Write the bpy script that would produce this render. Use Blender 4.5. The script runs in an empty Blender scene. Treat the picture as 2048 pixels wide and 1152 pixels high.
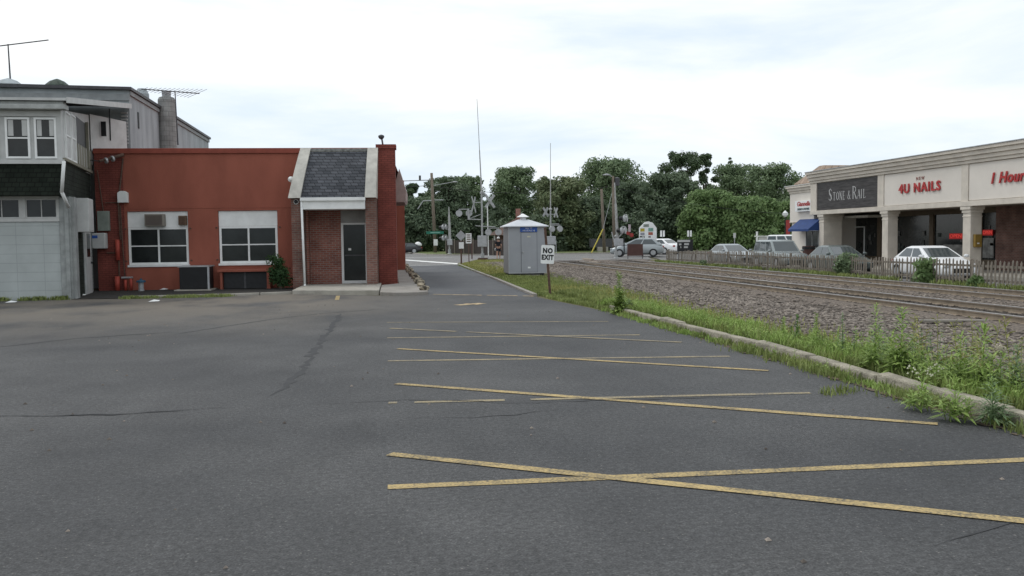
import bpy, math, random
import numpy as np
from mathutils import Vector, Matrix
R_ = random.Random(7); rng = np.random.default_rng(11)
S = bpy.context.scene; C = S.collection
PI = math.pi
# ------------------------------------------------------------------ camera
FPX, HEAD, PITCH, ROLL, CZ = 1800.0, math.radians(8.8), math.atan(100/1800), math.radians(.7), 1.64
fw = Vector((math.sin(HEAD)*math.cos(PITCH), math.cos(HEAD)*math.cos(PITCH), -math.sin(PITCH)))
r0 = Vector((math.cos(HEAD), -math.sin(HEAD), 0)); u0 = r0.cross(fw)
RV = r0*math.cos(ROLL)-u0*math.sin(ROLL); UV = r0*math.sin(ROLL)+u0*math.cos(ROLL)
cd = bpy.data.cameras.new('camera'); cam = bpy.data.objects.new('camera', cd); C.objects.link(cam); S.camera = cam
cd.sensor_width = 36; cd.lens = 36*FPX/2048; cd.clip_end = 3000; cd.clip_start = .05
m = Matrix.Identity(4)
for i in range(3): m[i][0] = RV[i]; m[i][1] = UV[i]; m[i][2] = -fw[i]
m[2][3] = CZ; cam.matrix_world = m
# ------------------------------------------------------------------ world, sun, exposure
S.view_settings.view_transform = 'Standard'; S.view_settings.look = 'None'; S.view_settings.exposure = .24; S.view_settings.gamma = 1
SUN_EL, SUN_AZ = math.radians(58), math.radians(-50)
W = bpy.data.worlds.new('World'); S.world = W; W.use_nodes = True
nt = W.node_tree; N = nt.nodes; Lk = nt.links; N.clear()
wo = N.new('ShaderNodeOutputWorld'); bg = N.new('ShaderNodeBackground'); Lk.new(bg.outputs[0], wo.inputs[0])
bg.inputs[1].default_value = .1
sky = N.new('ShaderNodeTexSky'); sky.sky_type = 'NISHITA'; sky.sun_disc = False; sky.sun_elevation = SUN_EL; sky.sun_rotation = SUN_AZ
sky.air_density = 1.0; sky.dust_density = 1.6; sky.ozone_density = 1.5
tc = N.new('ShaderNodeTexCoord'); mp = N.new('ShaderNodeMapping'); mp.inputs['Scale'].default_value = (1.0, 1.0, 4.5); mp.inputs['Location'].default_value = (1.3, 2.2, .9)
mp.inputs['Rotation'].default_value = (0, math.radians(5), 0)
Lk.new(tc.outputs['Generated'], mp.inputs[0])
n1 = N.new('ShaderNodeTexNoise'); n1.inputs['Scale'].default_value = 2.3; n1.inputs['Detail'].default_value = 7; n1.inputs['Roughness'].default_value = .56
n1.inputs['Distortion'].default_value = .35
Lk.new(mp.outputs[0], n1.inputs['Vector'])
rp = N.new('ShaderNodeValToRGB'); rp.color_ramp.elements[0].position = .30; rp.color_ramp.elements[0].color = (.25,.25,.25,1)
rp.color_ramp.elements[1].position = .60; rp.color_ramp.elements[1].color = (1,1,1,1)
Lk.new(n1.outputs[0], rp.inputs[0])
mx = N.new('ShaderNodeMixRGB'); mx.inputs[2].default_value = (9.3, 9.5, 9.6, 1)
thin = N.new('ShaderNodeMixRGB'); thin.inputs[0].default_value = .8; thin.inputs[2].default_value = (5.5, 7.0, 8.6, 1); Lk.new(sky.outputs[0], thin.inputs[1])
Lk.new(rp.outputs[0], mx.inputs[0]); Lk.new(thin.outputs[0], mx.inputs[1]); Lk.new(mx.outputs[0], bg.inputs[0])
sd = bpy.data.lights.new('sun', 'SUN'); sd.energy = .9; sd.angle = math.radians(16); sd.color = (1, .96, .9)
so = bpy.data.objects.new('sun', sd); C.objects.link(so)
sdir = Vector((math.sin(SUN_AZ)*math.cos(SUN_EL), math.cos(SUN_AZ)*math.cos(SUN_EL), math.sin(SUN_EL)))
so.rotation_euler = (-sdir).to_track_quat('-Z', 'Y').to_euler(); so.location = sdir*100
# ------------------------------------------------------------------ survey: measurements in the photograph -> places in the world
def ray(px, py): return fw+RV*((px-1024)/FPX)+UV*((576-py)/FPX)
def G(px, py, z=0):
    d = ray(px, py); t = (z-CZ)/d.z; return (d.x*t, d.y*t)
def atY(px, py, Y):
    d = ray(px, py); t = Y/d.y; return (d.x*t, Y, CZ+d.z*t)
def atX(px, py, X):
    d = ray(px, py); t = X/d.x; return (X, d.y*t, CZ+d.z*t)
def sm(t): t = min(1, max(0, t)); return t*t*(3-2*t)
PR = [(-99,0),(5.3,0),(5.6,.05),(7.5,0),(9,-.1),(11,-.23),(11.8,-.165),(12.1,-.15),(18.3,-.15),(19.2,-.25),(21,-.30),(23,-.38),(99,-.38)]
def hz(x, y):
    for (a, za), (b, zb) in zip(PR, PR[1:]):
        if x <= b: z = za+(zb-za)*(x-a)/(b-a); break
    else: z = -.38
    y0 = 56+8*min(1, max(0, (x-19)/2))
    return z*(1-sm((y-y0)/6))
# ------------------------------------------------------------------ materials
def M(name, col, rough=.75, var=.12, scale=4, bump=0, bscale=40, metal=0, spec=.35, col2=None, lo=.35, hi=.65, fine=0, fscale=120, detail=4, trans=0, squash=None, emit=None):
    mt = bpy.data.materials.new(name); mt.use_nodes = True; t = mt.node_tree; n = t.nodes; l = t.links
    b = n['Principled BSDF']; b.inputs['Roughness'].default_value = rough; b.inputs['Metallic'].default_value = metal
    b.inputs['Specular IOR Level'].default_value = spec
    if col2 is None:
        col2 = tuple(min(1, c*(1+var)) for c in col); col = tuple(c*(1-var) for c in col)
    x = n.new('ShaderNodeTexCoord'); v = x.outputs['Object']
    if squash:
        q = n.new('ShaderNodeMapping'); q.inputs['Scale'].default_value = squash; l.new(v, q.inputs[0]); v = q.outputs[0]
    a = n.new('ShaderNodeTexNoise'); a.inputs['Scale'].default_value = scale; a.inputs['Detail'].default_value = detail; a.inputs['Roughness'].default_value = .6
    l.new(v, a.inputs['Vector'])
    r = n.new('ShaderNodeValToRGB'); r.color_ramp.elements[0].position = lo; r.color_ramp.elements[1].position = hi
    r.color_ramp.elements[0].color = (*col, 1); r.color_ramp.elements[1].color = (*col2, 1); l.new(a.outputs[0], r.inputs[0]); out = r.outputs[0]
    if fine:
        f = n.new('ShaderNodeTexNoise'); f.inputs['Scale'].default_value = fscale; f.inputs['Detail'].default_value = 2; l.new(x.outputs['Object'], f.inputs['Vector'])
        fr = n.new('ShaderNodeValToRGB'); fr.color_ramp.elements[0].position = .36; fr.color_ramp.elements[1].position = .68
        k0 = 1-fine; k1 = 1+fine; fr.color_ramp.elements[0].color = (k0/2, k0/2, k0/2, 1); fr.color_ramp.elements[1].color = (k1/2, k1/2, k1/2, 1); l.new(f.outputs[0], fr.inputs[0])
        mu = n.new('ShaderNodeVectorMath'); mu.operation = 'MULTIPLY'; l.new(out, mu.inputs[0]); l.new(fr.outputs[0], mu.inputs[1])
        m2 = n.new('ShaderNodeVectorMath'); m2.operation = 'SCALE'; m2.inputs['Scale'].default_value = 2; l.new(mu.outputs[0], m2.inputs[0]); out = m2.outputs[0]
    l.new(out, b.inputs['Base Color'])
    if bump:
        c = n.new('ShaderNodeTexNoise'); c.inputs['Scale'].default_value = bscale; c.inputs['Detail'].default_value = 4; l.new(v, c.inputs['Vector'])
        d = n.new('ShaderNodeBump'); d.inputs['Strength'].default_value = min(1, bump); d.inputs['Distance'].default_value = .02; l.new(c.outputs[0], d.inputs['Height']); l.new(d.outputs[0], b.inputs['Normal'])
    if emit:
        b.inputs['Emission Color'].default_value = (*emit[0], 1); b.inputs['Emission Strength'].default_value = emit[1]
    return mt
def brickmat(name, c1, c2, mortar, bw=.215, bh=.075, ms=.012, rough=.85, offs=.5, bump=.5, dirt=.25, plan=False):
    mt = bpy.data.materials.new(name); mt.use_nodes = True; t = mt.node_tree; n = t.nodes; l = t.links
    b = n['Principled BSDF']; b.inputs['Roughness'].default_value = rough; b.inputs['Specular IOR Level'].default_value = .25
    x = n.new('ShaderNodeTexCoord'); s = n.new('ShaderNodeSeparateXYZ'); l.new(x.outputs['Object'], s.inputs[0])
    ad = n.new('ShaderNodeMath'); l.new(s.outputs[0], ad.inputs[0]); l.new(s.outputs[1], ad.inputs[1])
    cb = n.new('ShaderNodeCombineXYZ'); l.new(ad.outputs[0], cb.inputs[0]); l.new(s.outputs[2], cb.inputs[1])
    k = n.new('ShaderNodeTexBrick'); k.offset = offs
    k.inputs['Color1'].default_value = (*c1, 1); k.inputs['Color2'].default_value = (*c2, 1); k.inputs['Mortar'].default_value = (*mortar, 1)
    k.inputs['Scale'].default_value = 1; k.inputs['Mortar Size'].default_value = ms; k.inputs['Brick Width'].default_value = bw; k.inputs['Row Height'].default_value = bh
    k.inputs['Mortar Smooth'].default_value = .3
    l.new(cb.outputs[0], k.inputs['Vector'])
    a = n.new('ShaderNodeTexNoise'); a.inputs['Scale'].default_value = 1.7; a.inputs['Detail'].default_value = 5; l.new(x.outputs['Object'], a.inputs['Vector'])
    r = n.new('ShaderNodeMapRange'); r.inputs['From Min'].default_value = .3; r.inputs['From Max'].default_value = .7; r.inputs['To Min'].default_value = 1-dirt; r.inputs['To Max'].default_value = 1+dirt*.5
    l.new(a.outputs[0], r.inputs[0]); sc = n.new('ShaderNodeVectorMath'); sc.operation = 'SCALE'; l.new(k.outputs['Color'], sc.inputs[0]); l.new(r.outputs[0], sc.inputs['Scale'])
    l.new(sc.outputs[0], b.inputs['Base Color'])
    d = n.new('ShaderNodeBump'); d.invert = True; d.inputs['Strength'].default_value = bump; d.inputs['Distance'].default_value = .01; l.new(k.outputs['Fac'], d.inputs['Height']); l.new(d.outputs[0], b.inputs['Normal'])
    return mt
def leafmat(name, c1, c2, scale=.5, rnd=.5, rough=.6, transl=.25):
    mt = bpy.data.materials.new(name); mt.use_nodes = True; t = mt.node_tree; n = t.nodes; l = t.links
    b = n['Principled BSDF']; b.inputs['Roughness'].default_value = rough; b.inputs['Specular IOR Level'].default_value = .25
    x = n.new('ShaderNodeTexCoord'); a = n.new('ShaderNodeTexNoise'); a.inputs['Scale'].default_value = scale; a.inputs['Detail'].default_value = 3
    l.new(x.outputs['Object'], a.inputs['Vector']); g = n.new('ShaderNodeNewGeometry')
    r = n.new('ShaderNodeMapRange'); r.inputs['From Min'].default_value = .35; r.inputs['From Max'].default_value = .65; l.new(a.outputs[0], r.inputs[0])
    mm = n.new('ShaderNodeMath'); mm.operation = 'MULTIPLY_ADD'; mm.inputs[1].default_value = rnd; l.new(g.outputs['Random Per Island'], mm.inputs[0])
    m3 = n.new('ShaderNodeMath'); m3.operation = 'MULTIPLY'; m3.inputs[1].default_value = 1-rnd; l.new(r.outputs[0], m3.inputs[0]); l.new(m3.outputs[0], mm.inputs[2])
    q = n.new('ShaderNodeMixRGB'); q.inputs[1].default_value = (*c1, 1); q.inputs[2].default_value = (*c2, 1); l.new(mm.outputs[0], q.inputs[0]); l.new(q.outputs[0], b.inputs['Base Color'])
    if transl:
        tr = n.new('ShaderNodeBsdfTranslucent'); l.new(q.outputs[0], tr.inputs[0]); ms = n.new('ShaderNodeMixShader'); ms.inputs[0].default_value = transl
        o = n['Material Output']; l.new(b.outputs[0], ms.inputs[1]); l.new(tr.outputs[0], ms.inputs[2]); l.new(ms.outputs[0], o.inputs[0])
    return mt
m_grass = leafmat('grass', (.10,.135,.04), (.33,.38,.13), 1.2, .6)
m_grassdry = leafmat('dry_grass', (.17,.20,.05), (.42,.40,.15), 1.2, .6)
m_weed = leafmat('weed_leaf', (.17,.27,.055), (.40,.52,.16), 2, .6)
m_weedd = leafmat('weed_leaf_dark', (.11,.18,.08), (.26,.35,.18), 2, .6)
m_stem = M('plant_stem', (.20,.24,.09))
m_bark = M('bark', (.085,.07,.055), .9, .3, 6, .6, 20)
m_concrete = M('concrete', (.34,.32,.28), .9, .15, 2.5, .3, 60, fine=.15)
m_walk = M('sidewalk_concrete', (.27,.25,.225), .9, .16, 1.5, .25, 60, fine=.15)
m_kerb = M('kerb_concrete', (.29,.265,.21), .95, .3, 3, .8, 30, fine=.25, fscale=60)
m_soil = M('soil', (.035,.033,.03), .95, .3, 6, .8, 30)
m_white = M('white_paint', (.77,.78,.77), .5, .06, 3)
m_offwhite = M('offwhite_panel', (.48,.485,.475), .6, .08, 3)
m_lime = M('limestone_coping', (.52,.50,.45), .85, .15, 3, .2)
m_glass = M('dark_glass', (.020,.023,.023), .12, .3, 1.5, spec=.34)
m_carglass = M('car_glass', (.045,.06,.065), .05, .1, 1, spec=.8)
m_black = M('black_metal', (.015,.016,.018), .5, .2, 8)
m_dgrey = M('dark_grey_metal', (.06,.06,.065), .5, .2, 8)
m_galv = M('galvanised_steel', (.38,.39,.40), .45, .12, 5, metal=.3)
m_silver = M('silver_panel', (.33,.345,.37), .45, .05, 1.2, metal=.25, bump=.05, bscale=6)
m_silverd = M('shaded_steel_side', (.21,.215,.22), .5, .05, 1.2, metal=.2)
m_rust = M('rusty_iron', (.10,.06,.045), .85, .3, 10)
m_red = M('red_stucco', (.295,.094,.063), .9, .10, 1.3, .5, 70, fine=.12, fscale=50, squash=(1,1,.45))
m_redb = brickmat('red_painted_brick', (.24,.066,.050), (.205,.056,.044), (.14,.042,.034), dirt=.3)
m_brick = brickmat('red_brick', (.36,.14,.105), (.26,.09,.07), (.33,.27,.235), dirt=.35)
m_brick2 = brickmat('old_brown_brick', (.21,.105,.082), (.15,.07,.058), (.20,.16,.135), dirt=.4)
m_shingle = brickmat('grey_roof_shingle', (.12,.125,.14), (.065,.07,.08), (.018,.018,.02), .24, .105, .010, dirt=.2)
m_gshing = brickmat('mossy_wall_shingle', (.026,.034,.026), (.017,.024,.018), (.008,.010,.008), .2, .13, .012, dirt=.5)
m_gwall = brickmat('grey_clapboard', (.27,.29,.285), (.25,.27,.265), (.10,.11,.105), 4, .12, .006, dirt=.35)
m_door = brickmat('garage_door_panel', (.40,.43,.425), (.39,.42,.415), (.32,.345,.345), .75, .27, .010, offs=0, bump=.25, dirt=.12)
m_tall = M('weathered_grey_wall', (.33,.36,.375), .9, .2, 1.1, .3, 30, squash=(1,1,.3))
m_cream = M('cream_stucco', (.60,.55,.48), .85, .10, 1.5, .15, 60)
m_creamp = M('pale_sign_panel', (.69,.645,.585), .8, .04, .8)
m_darksign = M('dark_wood_sign', (.022,.020,.020), .6, .4, 1.2, squash=(1,1,8), col2=(.075,.07,.07))
m_wood = M('weathered_picket_wood', (.20,.175,.145), .9, .3, 5, .3, 30, squash=(4,4,.6))
m_pole = M('utility_pole_wood', (.17,.14,.11), .9, .25, 6, .3, 30, squash=(3,3,.5))
m_fwood = M('dark_fence_wood', (.055,.045,.04), .9, .3, 6, squash=(4,4,.6))
m_brown = M('brown_panel', (.09,.045,.038), .7, .1, 3)
m_tan = M('tan_plastic', (.22,.20,.17), .6, .1, 3)
m_redtxt = M('red_letter', (.42,.035,.035), .5, .05)
m_redsign = M('red_cloth', (.34,.05,.045), .7, .1)
m_blue = M('blue_canvas', (.018,.05,.17), .7, .15, 4)
m_bluesign = M('blue_enamel', (.03,.10,.38), .5, .05)
m_green = M('street_sign_green', (.02,.16,.11), .5, .05)
m_yellow = M('yellow_plastic', (.55,.46,.08), .5, .05)
m_neon = M('red_neon', (.6,.06,.05), .5, .05, emit=((1,.09,.07), .32))
m_rail = M('rail_steel', (.30,.245,.185), .6, .2, 6, spec=.4, metal=.2)
m_railtop = M('worn_rail_head', (.62,.61,.60), .28, .1, 6, metal=.8)
m_tie = M('sleeper_wood', (.085,.07,.058), .95, .3, 6, .5, 30)
m_stone = M('ballast_stone', (.13,.105,.092), .95, 0, 3, col2=(.33,.29,.26), scale=9) if False else leafmat('ballast_stone', (.070,.060,.052), (.33,.285,.245), 1.1, .8, .95, 0)
m_ballast = M('ballast_bed', (.075,.062,.054), .95, 0, 14, 1, 16, col2=(.21,.17,.135), fine=.45, fscale=26)
def oily(mt):
    t = mt.node_tree; n = t.nodes; l = t.links; b = n['Principled BSDF']; src = b.inputs['Base Color'].links[0].from_socket
    x = n.new('ShaderNodeTexCoord'); s = n.new('ShaderNodeSeparateXYZ'); l.new(x.outputs['Object'], s.inputs[0])
    def band(c, w):
        a = n.new('ShaderNodeMath'); a.operation = 'SUBTRACT'; l.new(s.outputs[0], a.inputs[0]); a.inputs[1].default_value = c
        d = n.new('ShaderNodeMath'); d.operation = 'ABSOLUTE'; l.new(a.outputs[0], d.inputs[0]); e = n.new('ShaderNodeMapRange'); l.new(d.outputs[0], e.inputs[0])
        e.inputs['From Min'].default_value = w; e.inputs['From Max'].default_value = w+.35; e.inputs['To Min'].default_value = .42; e.inputs['To Max'].default_value = 1; return e.outputs[0]
    k = n.new('ShaderNodeMath'); k.operation = 'MULTIPLY'; l.new(band(13.2, .62), k.inputs[0]); l.new(band(17.15, .62), k.inputs[1])
    m = n.new('ShaderNodeVectorMath'); m.operation = 'SCALE'; l.new(src, m.inputs[0]); l.new(k.outputs[0], m.inputs['Scale']); l.new(m.outputs[0], b.inputs['Base Color'])
oily(m_ballast); oily(m_stone)
m_rock = M('landscape_rock', (.05,.042,.03), .9, 0, 5, .6, 20, col2=(.36,.31,.23), lo=.42, hi=.58)
m_pave_y = None
def asphalt(name, base, light, tan=None):
    mt = bpy.data.materials.new(name); mt.use_nodes = True; t = mt.node_tree; n = t.nodes; l = t.links
    b = n['Principled BSDF']; b.inputs['Roughness'].default_value = .74; b.inputs['Specular IOR Level'].default_value = .38
    x = n.new('ShaderNodeTexCoord'); v = x.outputs['Object']
    def noise(sc, de=4, sq=None):
        a = n.new('ShaderNodeTexNoise'); a.inputs['Scale'].default_value = sc; a.inputs['Detail'].default_value = de; a.inputs['Roughness'].default_value = .6
        if sq:
            q = n.new('ShaderNodeMapping'); q.inputs['Scale'].default_value = sq; l.new(v, q.inputs[0]); l.new(q.outputs[0], a.inputs['Vector'])
        else: l.new(v, a.inputs['Vector'])
        return a.outputs[0]
    def ramp(s, p0, p1, c0, c1):
        r = n.new('ShaderNodeValToRGB'); r.color_ramp.elements[0].position = p0; r.color_ramp.elements[1].position = p1; r.color_ramp.elements[0].color = (*c0, 1); r.color_ramp.elements[1].color = (*c1, 1); l.new(s, r.inputs[0]); return r.outputs[0]
    def mix(f, a, c, ty='MIX'):
        q = n.new('ShaderNodeMixRGB'); q.blend_type = ty
        if isinstance(f, float): q.inputs[0].default_value = f
        else: l.new(f, q.inputs[0])
        l.new(a, q.inputs[1]); l.new(c, q.inputs[2]); return q.outputs[0]
    c = ramp(noise(.28, 7), .36, .64, base, light)
    c = mix(1.0, c, ramp(noise(2.2, 5, (1, .5, 1)), .3, .7, (.86,)*3, (1.12,)*3), 'MULTIPLY')
    c = mix(1.0, c, ramp(noise(75, 2), .3, .72, (.45,)*3, (1.6,)*3), 'MULTIPLY'); c = mix(1.0, c, ramp(noise(24, 5), .36, .66, (.68,)*3, (1.38,)*3), 'MULTIPLY')
    sp = ramp(noise(48, 1), .70, .76, (0,)*3, (.55,)*3)
    rgb = n.new('ShaderNodeRGB'); rgb.outputs[0].default_value = (.28,.26,.23,1); c = mix(sp, c, rgb.outputs[0])
    if tan:   # sandy dirt washed along the building side
        s = n.new('ShaderNodeSeparateXYZ'); l.new(v, s.inputs[0])
        mr = n.new('ShaderNodeMapRange'); mr.inputs['From Min'].default_value = 15; mr.inputs['From Max'].default_value = 24; l.new(s.outputs[1], mr.inputs[0])
        m2 = n.new('ShaderNodeMapRange'); m2.inputs['From Min'].default_value = 2.5; m2.inputs['From Max'].default_value = -2; l.new(s.outputs[0], m2.inputs[0])
        mu = n.new('ShaderNodeMath'); mu.operation = 'MULTIPLY'; l.new(mr.outputs[0], mu.inputs[0]); l.new(m2.outputs[0], mu.inputs[1])
        m3 = n.new('ShaderNodeMath'); m3.operation = 'MULTIPLY'; l.new(mu.outputs[0], m3.inputs[0]); l.new(ramp(noise(.5, 6, (1, .6, 1)), .34, .54, (.05,)*3, (.95,)*3), m3.inputs[1])
        rg = n.new('ShaderNodeRGB'); rg.outputs[0].default_value = (*tan, 1); c = mix(m3.outputs[0], c, rg.outputs[0])
    l.new(c, b.inputs['Base Color'])
    bp = n.new('ShaderNodeBump'); bp.inputs['Strength'].default_value = .6; bp.inputs['Distance'].default_value = .012; l.new(noise(60, 3), bp.inputs['Height']); l.new(bp.outputs[0], b.inputs['Normal'])
    return mt
m_lot = asphalt('lot_asphalt', (.036,.037,.039), (.071,.071,.071), (.15,.132,.108))
m_drive = asphalt('driveway_asphalt', (.055,.058,.064), (.08,.083,.088))
m_road = asphalt('road_asphalt', (.14,.136,.132), (.19,.183,.176))
def stripe_mat(name, paint, under, cover):
    mt = bpy.data.materials.new(name); mt.use_nodes = True; t = mt.node_tree; n = t.nodes; l = t.links
    b = n['Principled BSDF']; b.inputs['Roughness'].default_value = .8
    x = n.new('ShaderNodeTexCoord'); a = n.new('ShaderNodeTexNoise'); a.inputs['Scale'].default_value = 55; a.inputs['Detail'].default_value = 2; l.new(x.outputs['Object'], a.inputs['Vector'])
    c = n.new('ShaderNodeTexNoise'); c.inputs['Scale'].default_value = 1.3; c.inputs['Detail'].default_value = 3; l.new(x.outputs['Object'], c.inputs['Vector'])
    mu = n.new('ShaderNodeMath'); mu.operation = 'ADD'; l.new(a.outputs[0], mu.inputs[0]); l.new(c.outputs[0], mu.inputs[1]); c.inputs['Scale'].default_value = 2.6; c.inputs['Detail'].default_value = 6; c.inputs['Roughness'].default_value = .7
    r = n.new('ShaderNodeValToRGB'); r.color_ramp.elements[0].position = cover-.11; r.color_ramp.elements[1].position = cover+.11
    hv = n.new('ShaderNodeMath'); hv.operation = 'MULTIPLY'; hv.inputs[1].default_value = .5; l.new(mu.outputs[0], hv.inputs[0]); l.new(hv.outputs[0], r.inputs[0])
    r.color_ramp.elements[0].color = (*under, 1); r.color_ramp.elements[1].color = (*paint, 1); l.new(r.outputs[0], b.inputs['Base Color']); return mt
m_str = stripe_mat('yellow_line_paint', (.46,.34,.145), (.085,.075,.055), .475)
m_strf = stripe_mat('faded_yellow_line_paint', (.36,.29,.16), (.10,.095,.085), .50)
m_wline = stripe_mat('white_line_paint', (.75,.75,.72), (.4,.39,.37), .36)
m_tar = M('crack_sealer', (.038,.039,.041), .8, .2, 8)
m_crack = M('sandy_crack', (.40,.31,.19), .95, .35, 6)
# ground: dirt and short grass
m_ground = M('ground_turf', (.10,.085,.06), .95, 0, .5, .8, 25, col2=(.15,.15,.05), lo=.40, hi=.60, fine=.3, fscale=30, detail=8)
m_verge = M('verge_turf', (.075,.11,.03), .95, 0, .3, .5, 20, col2=(.15,.17,.06), fine=.3, fscale=20)
# ------------------------------------------------------------------ mesh helpers
class MB:
    def __init__(s): s.v = []; s.f = []; s.mi = []; s.k = 0; s.sm = False
    def add(s, vs, fs):
        o = len(s.v); s.v += [tuple(p) for p in vs]; s.f += [tuple(i+o for i in f) for f in fs]; s.mi += [s.k]*len(fs); return s
    def box(s, x0, x1, y0, y1, z0, z1):
        x0, x1 = sorted((x0, x1)); y0, y1 = sorted((y0, y1)); z0, z1 = sorted((z0, z1))
        return s.add([(x0,y0,z0),(x1,y0,z0),(x1,y1,z0),(x0,y1,z0),(x0,y0,z1),(x1,y0,z1),(x1,y1,z1),(x0,y1,z1)],
                     [(0,3,2,1),(4,5,6,7),(0,1,5,4),(1,2,6,5),(2,3,7,6),(3,0,4,7)])
    def hexa(s, b, t): # two rings of 4 points
        return s.add(list(b)+list(t), [(0,3,2,1),(4,5,6,7),(0,1,5,4),(1,2,6,5),(2,3,7,6),(3,0,4,7)])
    def prism(s, poly, z0, z1):
        n = len(poly); a = sum(poly[i][0]*poly[(i+1)%n][1]-poly[(i+1)%n][0]*poly[i][1] for i in range(n))
        if a < 0: poly = poly[::-1]
        f0 = z0 if callable(z0) else (lambda x, y: z0); f1 = z1 if callable(z1) else (lambda x, y: z1)
        return s.add([(x,y,f0(x,y)) for x,y in poly]+[(x,y,f1(x,y)) for x,y in poly], [tuple(range(n))[::-1], tuple(range(n,2*n))]+[(i,(i+1)%n,(i+1)%n+n,i+n) for i in range(n)])
    def sheet(s, poly, z):
        n = len(poly); a = sum(poly[i][0]*poly[(i+1)%n][1]-poly[(i+1)%n][0]*poly[i][1] for i in range(n))
        if a < 0: poly = poly[::-1]
        fz = z if callable(z) else (lambda x, y: z)
        return s.add([(x,y,fz(x,y)) for x,y in poly], [tuple(range(n))])
    def extr_y(s, poly, y0, y1): # polygon in x,z
        n = len(poly); a = sum(poly[i][0]*poly[(i+1)%n][1]-poly[(i+1)%n][0]*poly[i][1] for i in range(n))
        if a < 0: poly = poly[::-1]
        return s.add([(x,y0,z) for x,z in poly]+[(x,y1,z) for x,z in poly], [tuple(range(n)), tuple(range(n,2*n))[::-1]]+[(i,i+n,(i+1)%n+n,(i+1)%n) for i in range(n)])
    def extr_x(s, poly, x0, x1): # polygon in y,z
        n = len(poly); a = sum(poly[i][0]*poly[(i+1)%n][1]-poly[(i+1)%n][0]*poly[i][1] for i in range(n))
        if a < 0: poly = poly[::-1]
        return s.add([(x0,y,z) for y,z in poly]+[(x1,y,z) for y,z in poly], [tuple(range(n))[::-1], tuple(range(n,2*n))]+[(i,(i+1)%n,(i+1)%n+n,i+n) for i in range(n)])
    def tube(s, p0, p1, r0, r1=None, n=8):
        r1 = r0 if r1 is None else r1; p0 = Vector(p0); p1 = Vector(p1); d = (p1-p0).normalized()
        a = d.cross(Vector((0,0,1))); a = a.normalized() if a.length > .01 else Vector((1,0,0)); b = d.cross(a)
        vs = [p0+(a*math.cos(2*PI*i/n)+b*math.sin(2*PI*i/n))*r0 for i in range(n)]+[p1+(a*math.cos(2*PI*i/n)+b*math.sin(2*PI*i/n))*r1 for i in range(n)]
        return s.add(vs, [tuple(range(n)), tuple(range(n,2*n))[::-1]]+[(i,i+n,(i+1)%n+n,(i+1)%n) for i in range(n)])
    def path(s, pts, r, n=6):
        for a, b in zip(pts, pts[1:]): s.tube(a, b, r, r, n)
        return s
    def lathe(s, cx, cy, prof, n=16):
        vs = [(cx+r*math.cos(2*PI*i/n), cy+r*math.sin(2*PI*i/n), z) for r, z in prof for i in range(n)]; k = len(prof)
        fs = [(j*n+i, j*n+(i+1)%n, (j+1)*n+(i+1)%n, (j+1)*n+i) for j in range(k-1) for i in range(n)]
        return s.add(vs, fs+[tuple(range(n))[::-1], tuple(range((k-1)*n, k*n))])
    def build(s, name, mat, parent=None, bevel=0, smooth=False, sub=0, loc=None):
        me = bpy.data.meshes.new(name); me.from_pydata(s.v, [], s.f)
        mats = mat if isinstance(mat, (list, tuple)) else [mat]
        for q in mats: me.materials.append(q)
        if len(mats) > 1: me.polygons.foreach_set('material_index', s.mi)
        if smooth: me.polygons.foreach_set('use_smooth', [True]*len(s.f))
        me.update(); o = bpy.data.objects.new(name, me); C.objects.link(o)
        if parent: o.parent = parent
        if loc: o.location = loc
        if bevel:
            b = o.modifiers.new('bevel', 'BEVEL'); b.width = bevel; b.segments = 2; b.limit_method = 'ANGLE'
        if sub:
            q = o.modifiers.new('subsurf', 'SUBSURF'); q.levels = sub; q.render_levels = sub
        return o
def tag(o, label, cat, group=None, kind=None):
    o['label'] = label; o['category'] = cat
    if group: o['group'] = group
    if kind: o['kind'] = kind
    return o
def thing(name, label, cat, loc=(0,0,0), rz=0, group=None):
    o = bpy.data.objects.new(name, None); C.objects.link(o); o.location = loc; o.rotation_euler = (0,0,rz); o.empty_display_size = .2
    return tag(o, label, cat, group)
def struct(name, mb, mat, **k):
    o = mb.build(name, mat, **k); o['kind'] = 'structure'; return o
def copy_tree(o, parent=None):
    c = o.copy(); C.objects.link(c); c.parent = parent
    for ch in [x for x in o.children]: copy_tree(ch, c)
    return c
def fast(name, V_, F_, mat, parent=None, smooth=False):
    me = bpy.data.meshes.new(name); k = F_.shape[1]; nf = len(F_)
    me.vertices.add(len(V_)); me.vertices.foreach_set('co', np.asarray(V_, dtype=np.float32).ravel())
    me.loops.add(nf*k); me.loops.foreach_set('vertex_index', F_.astype(np.int32).ravel())
    me.polygons.add(nf); me.polygons.foreach_set('loop_start', np.arange(0, nf*k, k, dtype=np.int32)); me.polygons.foreach_set('loop_total', np.full(nf, k, dtype=np.int32))
    if smooth: me.polygons.foreach_set('use_smooth', np.ones(nf, dtype=bool))
    me.materials.append(mat); me.update(calc_edges=True); o = bpy.data.objects.new(name, me); C.objects.link(o)
    if parent: o.parent = parent
    return o
def text(name, s, size, mat, parent, loc, rot=(PI/2,0,0), ext=.01, bold=0, sx=1, shear=0, align='CENTER', space=1):
    cu = bpy.data.curves.new(name, 'FONT'); cu.body = s; cu.size = size; cu.extrude = ext; cu.offset = bold; cu.align_x = align; cu.align_y = 'CENTER'; cu.shear = shear; cu.space_character = space; cu.resolution_u = 3
    t = bpy.data.objects.new('tmp', cu); C.objects.link(t); bpy.context.view_layer.update()
    me = bpy.data.meshes.new_from_object(t); bpy.data.objects.remove(t); me.name = name; me.materials.clear(); me.materials.append(mat)
    o = bpy.data.objects.new(name, me); C.objects.link(o); o.parent = parent; o.location = loc; o.rotation_euler = rot; o.scale = (sx,1,1); return o
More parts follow.
